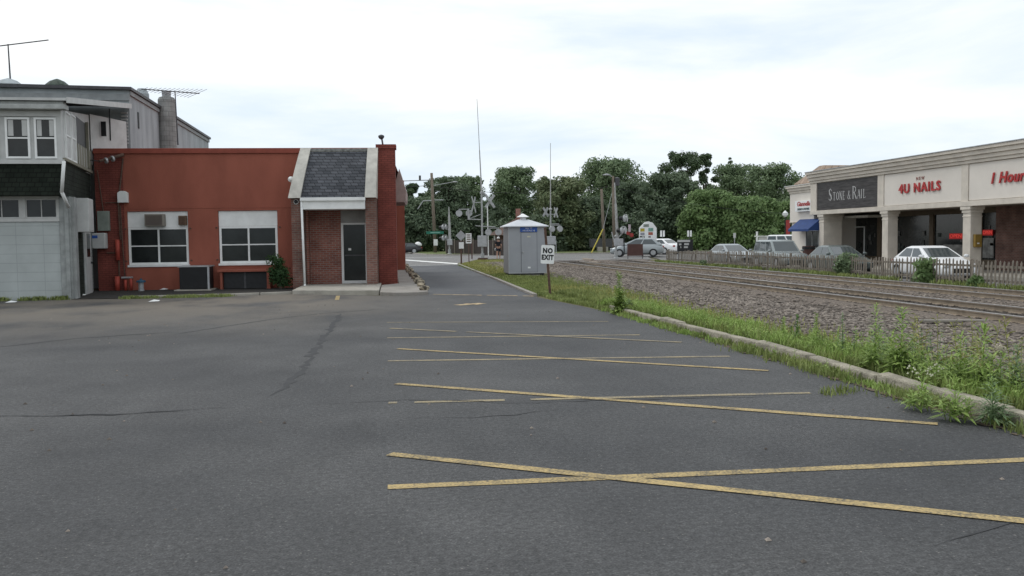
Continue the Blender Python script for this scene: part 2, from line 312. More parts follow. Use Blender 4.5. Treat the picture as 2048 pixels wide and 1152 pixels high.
def wall_holes(mb, x0, x1, z0, z1, y0, y1, holes):
    """wall slab from y0 (front) to y1 with rectangular openings (xa,xb,za,zb) and their reveals"""
    xs = sorted({x0, x1, *[h[0] for h in holes], *[h[1] for h in holes]}); zs = sorted({z0, z1, *[h[2] for h in holes], *[h[3] for h in holes]})
    for a, b in zip(xs, xs[1:]):
        for c, d in zip(zs, zs[1:]):
            mx_, mz_ = (a+b)/2, (c+d)/2
            if any(h[0] < mx_ < h[1] and h[2] < mz_ < h[3] for h in holes): continue
            mb.add([(a,y0,c),(b,y0,c),(b,y0,d),(a,y0,d)], [(0,1,2,3)]); mb.add([(a,y1,c),(b,y1,c),(b,y1,d),(a,y1,d)], [(3,2,1,0)])
    for xa, xb, za, zb in holes+[(x1, x0, z1, z0)]:
        for p, q in (((xa,za),(xb,za)), ((xb,za),(xb,zb)), ((xb,zb),(xa,zb)), ((xa,zb),(xa,za))):
            mb.add([(p[0],y0,p[1]),(q[0],y0,q[1]),(q[0],y1,q[1]),(p[0],y1,p[1])], [(0,1,2,3)])
def window(parent, x0, x1, z0, z1, y, fr=.06, cols=1, rows=2, mat=None, name='window', gl=None):
    """frame bars around dark panes, y = front face"""
    mat = mat or m_white; b = MB(); 
    b.box(x0, x0+fr, y, y+.07, z0, z1); b.box(x1-fr, x1, y, y+.07, z0, z1); b.box(x0+fr, x1-fr, y, y+.07, z0, z0+fr); b.box(x0+fr, x1-fr, y, y+.07, z1-fr, z1)
    iw = (x1-x0-2*fr)/cols
    for i in range(1, cols): b.box(x0+fr+iw*i-fr*.4, x0+fr+iw*i+fr*.4, y+.004, y+.066, z0+fr, z1-fr)
    ih = (z1-z0-2*fr)/rows
    for j in range(1, rows):
        zc = z0+fr+ih*j
        for i in range(cols):
            b.box(x0+fr+iw*i+(fr*.4 if i else 0), x0+fr+iw*(i+1)-(fr*.4 if i < cols-1 else 0), y+.01, y+.06, zc-.02, zc+.02)
    w = b.build(name, mat, parent)
    g = MB(); g.box(x0+fr*.5, x1-fr*.5, y+.03, y+.045, z0+fr*.5, z1-fr*.5); g.build('pane', gl or m_glass, w); return w
# ------------------------------------------------------------------ THE SETTING: ground sheets
def grid(x0, x1, nx, y0, y1, ny, zf):
    X, Y = np.meshgrid(np.linspace(x0, x1, nx+1), np.linspace(y0, y1, ny+1)); Z = np.vectorize(zf)(X, Y)
    V_ = np.stack([X.ravel(), Y.ravel(), Z.ravel()], 1); i = np.arange(nx); j = np.arange(ny); I, J = np.meshgrid(i, j); a = (J*(nx+1)+I).ravel()
    return V_, np.stack([a, a+1, a+nx+2, a+nx+1], 1)
V_, F_ = grid(-32, 62, 120, -12, 128, 120, lambda x, y: hz(x, y)-.035)
o = fast('ground', V_, F_, m_ground, smooth=True); o['kind'] = 'structure'
b = MB()
for q in ([(-900,-900),(900,-900),(900,-12),(-900,-12)], [(-900,-12),(-32,-12),(-32,128),(-900,128)], [(62,-12),(900,-12),(900,128),(62,128)], [(-900,128),(900,128),(900,1500),(-900,1500)]): b.sheet(q, -.2)
struct('outer_ground', b, m_verge)
# asphalt lot
E1 = [(4.45,24.9),(4.62,23.2),(4.85,21.2),(5.12,18.9)]
lot = [(-30,-12),(5.33,-12),(5.33,6),(5.30,10.6)]+[(5.12,18.9),(4.85,21.2),(4.62,23.2),(4.45,24.9),(1.62,26.75),(1.3,26.35),(.63,26.3),(-2.4,28.3),(-7.2,27.8),(-8.6,27.95),(-30,27.95)]
b = MB(); b.sheet(lot, 0); struct('parking_lot', b, m_lot)
b = MB(); b.sheet([(1.62,26.75),(4.45,24.9),(4.62,30),(4.78,35),(5.0,45),(5.3,56.5),(2.1,56.5),(1.85,45),(1.7,36)], .0); struct('driveway', b, m_drive)
b = MB(); b.sheet([(-30,56.5),(5.35,56.5),(5.6,58.5),(8.0,69.2),(12.0,69.6),(12.05,62),(19.5,62.2),(20.5,64.5),(22.05,70.6),(60,71),(60,88),(8,88),(4.2,104),(4.2,128),(-30,128)], .002); struct('street', b, m_road)
# grade crossing apron between and around the rails
b = MB(); b.sheet([(11.0,61.5),(20.0,61.5),(20.0,64.5),(11.0,70)], -.004); struct('crossing_surface', b, m_road)
V_, F_ = grid(22.0, 27.0, 10, 15, 70.7, 60, lambda x, y: hz(x, y)-.004)
o = fast('store_parking_lot', V_, F_, m_road); o['kind'] = 'structure'
b = MB(); b.box(26.3, 30.6, 18, 56.5, -.6, -.24); struct('store_sidewalk', b, m_concrete)
# ballast bed
def hb(x, y):
    k = sm((x-6.4)/1.5)*(1-sm((x-20.2)/1.2)); n_ = math.sin(x*7.3+y*3.1)*math.sin(y*5.7-x*2.2)*.02
    return hz(x, y)-.012+.03*k+n_*k*(1 if x < 11.6 or x > 18.6 else .3)
V_, F_ = grid(6.3, 20.8, 90, 4, 62, 200, hb)
o = fast('ballast_bed', V_, F_, m_ballast, smooth=True); o['kind'] = 'structure'
# paved apron by the entrance (raised 0.1) + entrance step
WR = [(1.62,26.75),(1.3,26.35),(.63,26.3),(.2,26.9),(.3,30.9),(.9,31.8),(1.15,45),(1.3,55),(2.1,55.4),(1.85,45),(1.7,36)]
b = MB(); b.prism(WR, -.2, .10); struct('concrete_apron', b, m_walk, bevel=.02)
b = MB(); b.prism([(-2.45,28.3),(.18,27.3),(.3,31.9),(-2.35,31.9)], -.2, .125); struct('entrance_step', b, m_concrete, bevel=.02)
# planting strip and its thin kerb
b = MB(); b.sheet([(-8.75,28.0),(-7.2,27.9),(-4.5,28.1),(-2.5,28.6),(-2.5,32.2),(-9.5,32.6)], .012); struct('planting_bed', b, m_soil)
b = MB()
kp = [(-7.3,27.95),(-5.8,27.92),(-4.5,28.08),(-3.4,28.3),(-2.45,28.55)]
for p, q in zip(kp, kp[1:]):
    b.prism([(p[0],p[1]-.05),(q[0]-.03,q[1]-.05),(q[0]-.03,q[1]+.05),(p[0],p[1]+.05)], -.1, .07)
struct('bed_kerb', b, m_concrete, bevel=.012)
# kerb along the lot, broken and settled pieces
b = MB(); y = 5.6; xk = lambda y: 5.34-.02*max(0, y-10.6)
while y < 19.3:
    L = R_.uniform(.9, 2.4); e = min(y+L, 19.4); dz = R_.uniform(-.02, .015); t = R_.uniform(-.015, .015)
    b.hexa([(xk(y)+t,y,-.15),(xk(y)+.2+t,y,-.15),(xk(e)+.2-t,e-.012,-.15),(xk(e)-t,e-.012,-.15)], [(xk(y)+.02+t,y,.13+dz),(xk(y)+.17+t,y,.125+dz),(xk(e)+.17-t,e-.012,.13+dz-t),(xk(e)+.02-t,e-.012,.13+dz)]); y = e
struct('lot_kerb', b, m_kerb, bevel=.02)
b = MB(); q = [(4.45,24.95),(4.6,30),(4.77,35),(4.99,45),(5.3,56.3),(5.62,58.3),(6.6,62.6),(8.0,69.0),(10.9,69.4)]
for a_, c_ in zip(q, q[1:]):
    b.hexa([(a_[0],a_[1],-.1),(a_[0]+.13,a_[1],-.1),(c_[0]+.13,c_[1],-.1),(c_[0],c_[1],-.1)], [(a_[0],a_[1],.06),(a_[0]+.13,a_[1],.06),(c_[0]+.13,c_[1],.06),(c_[0],c_[1],.06)])
struct('driveway_kerb', b, m_walk)
# far side of the street: kerb, walk and verge
FK = [(4.2,128),(4.3,104),(5.4,92),(7.2,88.6),(12,87.6),(22,86.5),(34,85),(62,83)]
b = MB()
for p, q in zip(FK, FK[1:]):
    n_ = Vector((-(q[1]-p[1]), q[0]-p[0])).normalized(); n_ = n_ if n_.y > 0 or n_.x > .5 else -n_
    o2 = n_*.22; b.prism([p, q, (q[0]+o2.x,q[1]+o2.y), (p[0]+o2.x,p[1]+o2.y)], -.1, .12)
struct('far_kerb', b, m_concrete)
b = MB(); b.prism([(p[0]+.2,p[1]+.2) for p in FK]+[(62,128)], -.1, .115); struct('far_verge', b, m_verge)
# painted lines
def line(p, q, w, mat, name='painted_line', z=.004, bits=None):
    b = MB(); p = Vector(p); q = Vector(q); d = q-p; n_ = Vector((-d.y, d.x)).normalized()*w/2
    for t0, t1 in (bits or [(0, 1)]):
        a = p+d*t0; c = p+d*t1; k = max(2, int((c-a).length/.5)); 
        for i in range(k):
            e = a+(c-a)*i/k; f = a+(c-a)*(i+1)/k; w0 = n_*(1+.10*math.sin(i*2.3+.7*i*i)); w1 = n_*(1+.10*math.sin((i+1)*2.3+.7*(i+1)**2))
            b.sheet([(e.x-w0.x,e.y-w0.y),(f.x-w1.x,f.y-w1.y),(f.x+w1.x,f.y+w1.y),(e.x+w0.x,e.y+w0.y)], z)
    return struct(name, b, mat)
line((.07,5.94),(5.0,5.74),.105,m_str); line((.1,6.86),(3.64,4.50),.105,m_str,z=.0065)
line((.13,9.05),(4.45,8.66),.095,m_strf,bits=[(0,.02),(.06,.27),(.33,1)]); line((.24,10.23),(4.76,6.99),.11,m_str,z=.0065)
line((.18,12.21),(4.76,11.54),.10,m_strf); line((.35,13.52),(4.7,10.19),.10,m_str,z=.0065)
line((.22,15.09),(4.38,14.43),.09,m_strf); line((.3,16.69),(4.68,13.24),.10,m_strf,z=.0065,bits=[(0,.26),(.30,1)])
line((.26,17.92),(4.5,16.9),.08,m_strf)
line((2.04,22.1),(2.74,22.55),.30,m_crack); line((2.3,22.55),(2.6,22.1),.16,m_crack,z=.0065)
line((-1.02,27.0),(-.98,25.1),.11,m_str)
# white stop lines and lane line on the street
line(G(760,516.5),G(935,529),.75,m_wline,z=.006); line((1.3,55.3),(5.3,56.9),.22,m_wline,z=.0085); line(G(770,515),G(905,515.5),.25,m_wline,z=.006)
# sandy joint between lot and driveway, sealed cracks
b = MB(); xs = np.linspace(1.62, 4.45, 22)
for i in range(21):
    f = lambda x: 26.75-1.85*(x-1.62)/2.83; w = .07+.14*R_.random()
    if R_.random() < .15: continue
    b.sheet([(xs[i],f(xs[i])-w),(xs[i+1],f(xs[i+1])-w*.8),(xs[i+1],f(xs[i+1])+.04),(xs[i],f(xs[i])+.05)], .006)
struct('sandy_joint', b, m_crack)
def crack(pts, w, name='sealed_crack', mat=m_tar, z=.003, jit=.05):
    b = MB(); P = []
    for p, q in zip(pts, pts[1:]):
        k = max(2, int((Vector(q)-Vector(p)).length/.18))
        for i in range(k): P.append((p[0]+(q[0]-p[0])*i/k+R_.uniform(-jit,jit)*.5, p[1]+(q[1]-p[1])*i/k+R_.uniform(-jit,jit)))
    Nn = []
    for i in range(len(P)):
        a, c = P[max(0,i-1)], P[min(len(P)-1,i+1)]; Nn.append(Vector((-(c[1]-a[1]), c[0]-a[0])).normalized()*w*R_.uniform(.15, .7)*(min(1, i/4, (len(P)-1-i)/4)+.05))
    for i in range(len(P)-1):
        a, c, n0, n1_ = P[i], P[i+1], Nn[i], Nn[i+1]; b.sheet([(a[0]-n0.x,a[1]-n0.y),(c[0]-n1_.x,c[1]-n1_.y),(c[0]+n1_.x,c[1]+n1_.y),(a[0]+n0.x,a[1]+n0.y)], z)
    return struct(name, b, mat)
crack([(-.72,20.4),(-.84,14.4),(-.95,10.8),(-1.1,9.6)], .10, jit=.10); crack([(-4.6,9.3),(-2.5,9.0),(-1.2,9.15)], .035, z=.0075, jit=.05); crack([(-1.0,9.1),(.3,9.2),(1.4,8.75),(2.2,8.72),(4.3,8.5)], .022, z=.0075, jit=.03)
crack([(.2,8.2),(1.1,8.15),(2.1,8.4)], .018); crack([(4.6,4.75),(3.4,4.5),(2.6,4.1)], .03, z=.003)
crack([(-3.6,16.5),(-2.2,19.2),(-1.2,20.5),(.5,21.6)], .05); crack([(-8,13),(-5,16.5),(-3.2,17.3)], .05)
# small litter and dirt specks on the lot
b = MB()
for i in range(170):
    x = R_.uniform(-7, 5.2); y = R_.uniform(3.5, 24); s_ = R_.uniform(.006, .02)
    b.add([(x-s_,y-s_,.002),(x+s_,y-s_*.6,.002),(x+s_*.7,y+s_,.002),(x-s_*.8,y+s_,.002),(x,y,.002+s_)], [(0,1,4),(1,2,4),(2,3,4),(3,0,4)])
o = b.build('lot_gravel', m_stone); tag(o, 'loose gravel crumbs scattered over the asphalt lot', 'gravel', kind='stuff')
# sand washed against the kerb
b = MB()
for i in range(240):
    y = R_.uniform(5.6, 19.5); x = 5.30-abs(R_.gauss(0, .10)); s_ = R_.uniform(.02, .07)
    b.sheet([(x+s_*.8*math.cos(a)*R_.uniform(.6,1), y+s_*2.2*math.sin(a)*R_.uniform(.6,1)) for a in np.linspace(0, 2*PI, 8)[:-1]], .0012+.00004*i)
struct('kerb_sand', b, M('sandy_dirt', (.13,.098,.07), .95, .3, 8))
#__PART2__
# ------------------------------------------------------------------ RED BUILDING
red = thing('red_building', 'single storey red stucco building with slate entrance canopy, beside the grey house', 'building', (.86,31.92,0), math.radians(-3.3))
H1 = (-9.12,-7.10,.86,2.70); H2 = (-6.09,-4.09,.87,2.70); HP = (-3.12,-1.0,.0,2.68)
b = MB(); wall_holes(b, -9.2, -.62, 0, 4.66, 0, .32, [H1, H2, HP]); b.box(-9.19,-.63,.33,14,0,4.2) if False else None
b.add([(-9.95,13.9,0),(0,13.9,0),(0,13.9,4.6),(-9.95,13.9,4.6)], [(0,3,2,1)]); b.sheet([(-9.9,.3),(-.05,.3),(-.05,13.9),(-9.9,13.9)], 4.4)
b.box(-9.9,-9.6,.33,13.9,0,4.62)
b.build('wall', m_red, red)
b = MB(); b.box(-10.12,-9.203,-.02,.33,0,4.66); b.build('brick_end', m_redb, red)
b = MB(); b.box(-.62,.0,-.07,.45,0,4.80); b.add([(-.6,.45,0),(-.02,.45,0),(-.6,13.9,0),(-1.1,13.9,0),(-.6,.45,4.55),(-.02,.45,4.55),(-.6,13.9,4.55),(-1.1,13.9,4.55)], [(1,2,6,5),(4,5,6,7)]); b.build('brick_pier', m_redb, red)
b = MB(); b.box(-.66,.04,-.11,.5,4.80,4.95); b.build('pier_cap', m_redb, red)
b = MB(); b.box(-10.14,-.665,-.06,.36,4.66,4.78); b.box(-10.14,-.665,-.03,.3,4.78,4.84); b.build('coping', M('red_coping', (.24,.06,.04), .8), red, bevel=.01)
b = MB(); b.box(-9.1,-4.1,.034,.05,2.80,2.83); b.box(-9.1,-4.1,-.004,.004,2.815,2.83) ; 
b = MB(); b.box(-9.2,-3.2,-.012,.0,2.79,2.83); b.build('string_course', m_red, red)
for (xa, xb, za, zb), ac in ((H1, 1), (H2, 0)):
    b = MB(); b.box(xa+.01, xb-.01, .06, .12, za+1.30, zb-.01); p = b.build('transom_panel', m_white, red)
    window(red, xa+.015, xb-.015, za+.015, za+1.295, .05, .075, 2, 2)
    b = MB(); b.box(xa-.02, xb+.03, -.05, .1, za-.06, za+.012); b.build('window_sill', m_white, red, bevel=.008)
    for x in (xa-.09, xb+.05):
        for z in (za+.12, za+1.22): b = MB(); b.box(x, x+.06, -.03, -.0005, z, z+.05); b.build('shutter_hinge', m_rust, red)
# air conditioner in the transom, vent, fixtures
a = thing('air_conditioner', 'tan window air conditioner set in the white panel over the left window', 'air conditioner', tuple(red.location), red.rotation_euler.z)
b = MB(); b.box(-8.47,-7.85,-.25,.2,2.19,2.60); b.build('casing', m_tan, a, bevel=.012)
b = MB()
for i in range(11): b.box(-8.43,-7.89,-.262,-.251,2.225+.031*i,2.243+.031*i)
b.build('grille', M('grille_brown', (.11,.085,.075)), a)
a = thing('wall_vent', 'small square brown wall vent in the white panel right of the air conditioner', 'vent', tuple(red.location), red.rotation_euler.z)
b = MB(); b.box(-7.40,-7.14,-.08,.1,2.22,2.54); b.build('hood', M('vent_brown', (.13,.085,.05)), a, bevel=.01)
b = MB(); [b.box(-7.38,-7.16,-.09,-.081,2.25+.055*i,2.28+.055*i) for i in range(5)]; b.build('louvre', m_rust, a)
a = thing('alarm_box', 'white square alarm siren box mounted high on the red wall', 'alarm box', tuple(red.location), red.rotation_euler.z)
b = MB(); b.extr_y([(-9.36,3.0),(-9.03,3.0),(-9.03,3.33),(-9.12,3.39),(-9.27,3.39),(-9.36,3.33)], -.17, -.001); b.build('cover', m_white, a, bevel=.012)
b = MB(); b.tube((-9.35,-.1,3.0),(-9.78,-.1,3.0),.018); b.build('conduit', m_rust, a)
a = thing('condenser_unit', 'black air conditioning condenser with a pale top edge standing against the red wall', 'condenser', tuple(red.location), red.rotation_euler.z)
b = MB(); b.box(-7.2,-6.28,-.95,-.1,.06,.80); b.build('casing', m_black, a, bevel=.02)
b = MB(); b.box(-7.24,-6.24,-.99,-.06,.80,.84); b.box(-6.28,-6.22,-.97,-.91,.05,.8); b.build('top_rim', m_galv, a)
b = MB(); [b.box(-7.18,-6.30,-.962,-.951,.1+.032*i,.115+.032*i) for i in range(21)]; b.build('grille', m_black, a)
b = MB(); b.box(-7.35,-6.15,-1.1,0,-.02,.05); b.build('pad', m_concrete, a, bevel=.01)
a = thing('wooden_hatch', 'low red wooden frame over a dark screened hatch under the right window', 'hatch', tuple(red.location), red.rotation_euler.z)
b = MB(); b.box(-6.05,-4.25,-.55,-.03,.60,.68); b.box(-4.42,-4.30,-.5,-.03,0,.60); b.box(-5.98,-5.90,-.5,-.03,0,.60); b.build('frame', m_red, a, bevel=.01)
b = MB(); b.box(-5.88,-4.44,-.35,-.05,.03,.58); b.build('screen', m_black, a)
b = MB(); b.box(-5.2,-5.14,-.37,-.352,.03,.58); b.build('mullion', m_dgrey, a)
a = thing('roof_light', 'small dark floodlight on a short post over the brick pier', 'floodlight', tuple(red.location), red.rotation_euler.z)
b = MB(); b.tube((-.42,.15,4.95),(-.45,.15,5.16),.03); b.build('post', m_dgrey, a)
b = MB(); b.lathe(-.47,.15,[(.02,5.14),(.07,5.17),(.11,5.23),(.10,5.28),(.03,5.31)],12); b.build('lamp_head', m_dgrey, a, smooth=True)
for nm, lab, x, z, r, mt, yy in (('security_camera', 'white dome security camera on the brown brick pier under the sloping coping', -3.29, 2.94, .085, m_white, -1.1), ('wall_lamp', 'white round lamp on the outer side of the sloping entrance coping', -3.50, 3.72, .10, m_white, -.72)):
    a = thing(nm, lab, 'camera' if 'cam' in nm else 'lamp', tuple(red.location), red.rotation_euler.z)
    b = MB(); b.tube((x,yy+.14,z),(x,yy+.02,z),r,r*.95,14); b.build('housing', mt, a)
    b = MB(); vs = [(r*.8*math.cos(t), -r*.8*math.sin(t)) for t in np.linspace(0, PI/2, 6)]
    b.add([(x+rr*math.cos(2*PI*i/12), yy+.02+d, z+rr*math.sin(2*PI*i/12)) for rr, d in [(max(.002,v[0]),v[1]) for v in vs] for i in range(12)], [(j*12+i, j*12+(i+1)%12, (j+1)*12+(i+1)%12, (j+1)*12+i) for j in range(5) for i in range(12)])
    b.build('lens', m_black if 'cam' in nm else m_white, a, smooth=True)
# pipes and meters at the left of the wall
a = thing('wall_pipe', 'red painted riser pipe with valves at the left end of the red wall', 'pipe', tuple(red.location), red.rotation_euler.z)
m_redp = M('red_pipe', (.36,.06,.04), .6, .15, 5)
b = MB(); b.tube((-9.47,-.13,0),(-9.47,-.13,.5),.085,n=10); b.build('standpipe', m_redp, a, smooth=True)
for q0_, q1_, rr_ in (((-9.42,-.13,1.05),(-9.42,-.13,1.75),.075),((-9.2,-.13,0),(-9.2,-.13,.38),.05),((-9.02,-.13,0),(-9.02,-.13,.42),.05)): b = MB(); b.tube(q0_,q1_,rr_,n=10); b.build('standpipe', m_redp, a, smooth=True)
b = MB(); b.path([(-9.4,-.1,.5),(-9.4,-.1,1.05)],.03); b.path([(-9.33,-.08,1.75),(-9.36,-.08,3.0),(-9.15,-.08,4.5)],.03); b.path([(-9.22,-.1,.4),(-9.26,-.1,1.6),(-9.3,-.08,2.9)],.022); b.path([(-9.8,-.07,1.3),(-9.45,-.07,1.3)],.025); b.build('conduit', m_rust, a)
b = MB(); b.tube((-9.32,-.13,.45),(-8.95,-.13,.45),.035); b.build('valve', m_galv, a)
a = thing('insulator_rack', 'dark cable insulator arm where the overhead wire meets the red wall', 'insulator', tuple(red.location), red.rotation_euler.z)
b = MB(); b.tube((-9.13,-.08,4.62),(-9.75,-.6,4.36),.055,.045,8); b.build('arm', m_rust, a)
b = MB(); b.tube((-9.38,-.33,4.47),(-9.42,-.37,4.45),.1,.1,10); b.tube((-9.55,-.47,4.40),(-9.59,-.51,4.38),.1,.1,10); b.build('insulator', m_galv, a)
a = thing('hydrant_valve', 'short grey standpipe with a blue cap in front of the red wall', 'valve', tuple(red.location), red.rotation_euler.z)
b = MB(); b.lathe(-8.56,-.55,[(.10,0),(.10,.05),(.085,.06),(.09,.27),(.10,.28),(.10,.30)],12); b.build('barrel', m_galv, a)
b = MB(); b.lathe(-8.56,-.55,[(.15,.30),(.16,.34),(.12,.37),(.04,.38),(.04,.43)],12); b.build('cap', M('blue_cap', (.04,.10,.16)), a)
# entrance canopy (parts of the red building)
b = MB(); b.box(-3.46,-3.12,-1.05,-.0,0,3.08); b.build('entry_pier', m_brick2, red)
b = MB(); b.box(-1.0,-.64,-1.05,-.0,0,3.08); b.build('entry_pier', m_brick2, red)
def prof(t): # concave slope y(t), z(t)
    return -1.12+1.0*t**1.0-.10*math.sin(PI*t), 3.06+1.76*t
for L0, L1, R0, R1 in ((-3.53,-3.21,-3.13,-2.86), (-1.0,-.93,-.63,-.575)):
    b = MB(); n = 8
    for i in range(n):
        t0, t1 = i/n, (i+1)/n; y0, z0 = prof(t0); y1, z1 = prof(t1); l0 = L0+(L1-L0)*t0; l1 = L0+(L1-L0)*t1; q0 = R0+(R1-R0)*t0; q1 = R0+(R1-R0)*t1
        b.add([(l0,y0-.12,z0),(q0,y0-.12,z0),(q1,y1-.12,z1),(l1,y1-.12,z1),(l0,-.005,z0),(q0,-.005,z0),(q1,-.005,z1),(l1,-.005,z1)],
              [(0,1,2,3),(0,3,7,4),(1,5,6,2)]+([(0,4,5,1)] if i == 0 else [])+([(3,2,6,7)] if i == n-1 else []))
    b.build('coping_wing', m_lime, red)
b = MB(); n = 8
for i in range(n):
    t0, t1 = i/n*.97, (i+1)/n*.97; y0, z0 = prof(t0); y1, z1 = prof(t1); l0 = -3.13+.27*t0; l1 = -3.13+.27*t1; q0 = -1.0+.07*t0; q1 = -1.0+.07*t1
    b.add([(l0,y0,z0),(q0,y0,z0),(q1,y1,z1),(l1,y1,z1)], [(0,1,2,3)])
b.build('slate_roof', m_shingle, red)
b = MB(); y0, z0 = prof(.93); b.box(-2.88,-.94,y0-.03,-.01,z0-.02,z0+.10); b.build('ridge_flashing', M('weathered_lead', (.20,.20,.19), .8, .35, 9), red, bevel=.02)
b = MB(); b.box(-3.12,-1.0,-1.15,-.0,2.68,2.98); b.box(-3.14,-.98,-1.24,-1.12,2.96,3.07); b.build('fascia', m_white, red, bevel=.01)
b = MB(); b.tube((-3.10,-1.17,2.96),(-3.06,-1.13,.15),.04,n=8); b.tube((-3.06,-1.13,.15),(-3.04,-1.28,.13),.04,n=8); b.build('downspout', m_white, red, smooth=True)
b = MB(); b.box(-3.12,-1.97,.45,.6,.1,2.68); b.box(-3.115,-3.05,.0,.45,.1,2.68); b.box(-1.06,-1.004,.0,.45,.1,2.68); b.build('porch_wall', m_brick, red)
b = MB(); b.box(-1.96,-1.07,.44,.6,2.26,2.68); b.build('transom_panel', M('grey_panel', (.34,.34,.33)), red)
d = MB(); d.box(-1.96,-1.88,.40,.55,.1,2.25); d.box(-1.12,-1.06,.40,.55,.1,2.25); d.box(-1.88,-1.12,.40,.55,2.18,2.25); d.box(-1.88,-1.12,.40,.55,.1,.2); d = d.build('door', m_white, red)
b = MB(); b.box(-1.885,-1.115,.46,.48,.19,2.19); b.build('pane', m_glass, d)
b = MB(); b.box(-1.86,-1.14,.44,.458,1.07,1.12); b.build('push_bar', m_dgrey, d); b = MB(); b.box(-1.72,-1.62,.45,.458,1.27,1.35); b.build('notice', m_white, d)
# mansard eave seen past the right corner
b = MB(); b.extr_y([(-.4,3.15),(.18,3.15),(.24,3.25),(.26,3.62),(.12,4.1),(.005,4.5)], 5, 9); b.build('side_mansard', M('pinkish_mansard', (.36,.27,.25), .8), red)
# ------------------------------------------------------------------ GREY HOUSE WITH GARAGE (left)
gh = thing('grey_house', 'grey two storey frame house with a white garage door and green shingle bay above', 'house', (-8.72,28.1,0))
b = MB(); b.prism([(-.28,.06),(0,0),(-.62,4.15),(-9,4.15),(-9,.06)], 0, 3.02); b.build('ground_floor_wall', m_gwall, gh)
b = MB(); b.box(-.28,.02,-.05,.06,0,2.98); b.box(-.12,-.02,-.11,-.05,0,2.75); b.build('corner_board', M('grey_corner', (.27,.285,.28), .8, .2, 3), gh)
b = MB(); b.box(-3.2,-.30,-.0,.055,0,2.28); b.build('garage_door', m_door, gh)
b = MB(); b.box(-3.3,-.282,-.045,.055,2.285,2.385); b.box(-3.3,-.282,-.03,.055,2.95,3.02)
for xx in (-.36,-.30,-1.32,-2.35): pass
b.box(-.345,-.285,-.03,.055,2.39,2.945); b.box(-1.36,-1.2,-.03,.055,2.39,2.945); b.box(-2.5,-2.34,-.03,.055,2.39,2.945); b.build('window_trim', m_offwhite, gh)
for x0, x1 in ((-1.2,-.345),(-2.34,-1.36)):
    window(gh, x0, x1, 2.39, 2.945, -.01, .03, 2, 1, m_offwhite)
# side door, meters on the angled side wall
ang = math.atan2(4.15, -.62)
sd_ = bpy.data.objects.new('side_wall_fittings', None); C.objects.link(sd_); sd_.parent = gh; sd_.rotation_euler = (0,0,ang)   # local x runs along the wall, away from the camera; -y sticks out
b = MB(); b.box(1.05,2.05,-.03,-.004,0,2.25); b.build('dark_shingle_panel', m_gshing, sd_)
b = MB(); b.box(2.35,3.5,-.06,-.004,0,2.15); b.box(2.25,3.6,-.12,-.0,2.16,2.30); b.build('side_door', m_offwhite, sd_)
b = MB(); b.box(2.6,3.25,-.068,-.061,1.2,1.95); b.build('door_glass', m_glass, sd_); b = MB(); b.tube((3.35,-.06,1.0),(3.35,-.13,1.0),.035); b.build('door_knob', m_black, sd_)
window(sd_, 2.6, 3.9, 2.3, 3.0, -.08, .05, 2, 2, m_offwhite)
b = MB(); b.box(.05,.5,-.12,-.0,0,3.0); b.build('pilaster', M('grey_pilaster', (.27,.28,.275), .8, .2, 3), sd_)
# upper bay: polygon footprint
BF = [(.14,-.9),(-9,-.9),(-9,4.3),(-.62,4.3)]
cx_ = lambda t: (.14-.78*t, -.9+5.2*t)
b = MB() # shingle skirt, lower edge pulled in
b.add([(-9,-.62,3.02),(-.02,-.62,3.02),(-.66,4.25,3.02),(-9,-.93,3.95),(.17,-.93,3.95),(-.62,4.3,4.02),(-9,4.3,4.02),(-9,4.25,3.02)], [(0,1,4,3),(1,2,5,4),(2,7,6,5),(0,7,2,1),(3,4,5,6)])
b.build('shingle_skirt', m_gshing, gh)
b = MB(); b.add([(-9,-.9,3.95),(.13,-.9,3.95),(-.62,4.3,3.95),(-9,4.3,3.95),(-9,-.9,5.4),(.13,-.9,5.4),(-.62,4.3,5.95),(-9,4.3,5.95)], [(0,1,5,4),(1,2,6,5),(2,3,7,6),(3,0,4,7),(4,5,6,7)]); b.build('upper_wall', m_offwhite, gh)
b = MB(); b.box(-9,.2,-1.0,-.905,3.88,4.0); b.box(-9,.16,-.96,-.905,5.2,5.36); b.box(.02,.15,-.95,-.905,4.0,5.2); b.build('band_trim', m_offwhite, gh)
b = MB(); b.tube((.2,-.98,3.95),(.04,-.75,3.1),.05); b.tube((.04,-.75,3.1),(.02,-.16,2.7),.05); b.build('downspout', m_white, gh, smooth=True)
for x0, x1 in ((-1.32,-.68),(-.56,.02),(-2.9,-2.2),(-2.1,-1.5)):
    w = window(gh, x0, x1, 4.03, 5.17, -.96, .055, 1, 2)
    for ca_, cb_ in ((x0+.07,x0+(x1-x0)*.33),(x0+(x1-x0)*.68,x1-.07)):
        b = MB(); b.box(ca_,cb_,-.932,-.929,4.66,5.1); b.build('curtain', m_offwhite, w)
# side windows of the upper bay
us = bpy.data.objects.new('upper_side', None); C.objects.link(us); us.parent = gh; us.location = (.14,-.9,0); us.rotation_euler = (0,0,math.atan2(5.2,-.77))
window(us, .5, 1.35, 4.08, 5.45, -.05, .05, 1, 2, m_white, gl=m_offwhite); window(us, 1.5, 2.3, 4.08, 5.5, -.05, .05, 1, 2, m_white, gl=m_offwhite)
b = MB(); b.box(2.55,4.3,-.02,-.004,4.75,5.55); b.build('gap_shade_sheet', m_black, us)  # black sheet on the solid wall paints the shade inside the porch opening
b = MB(); b.box(2.5,5.2,-.05,-.02,4.08,4.72); b.box(0,5.2,-.09,-.0,3.98,4.06); b.box(4.35,4.5,-.1,-.02,4.1,5.6); b.build('porch_parapet', M('tan_parapet', (.20,.19,.15), .8), us)
b = MB()
for i in range(5): b.box(2.6+i*.5,2.64+i*.5,-.06,-.051,4.1,4.72)
b.build('parapet_batten', m_offwhite, us)
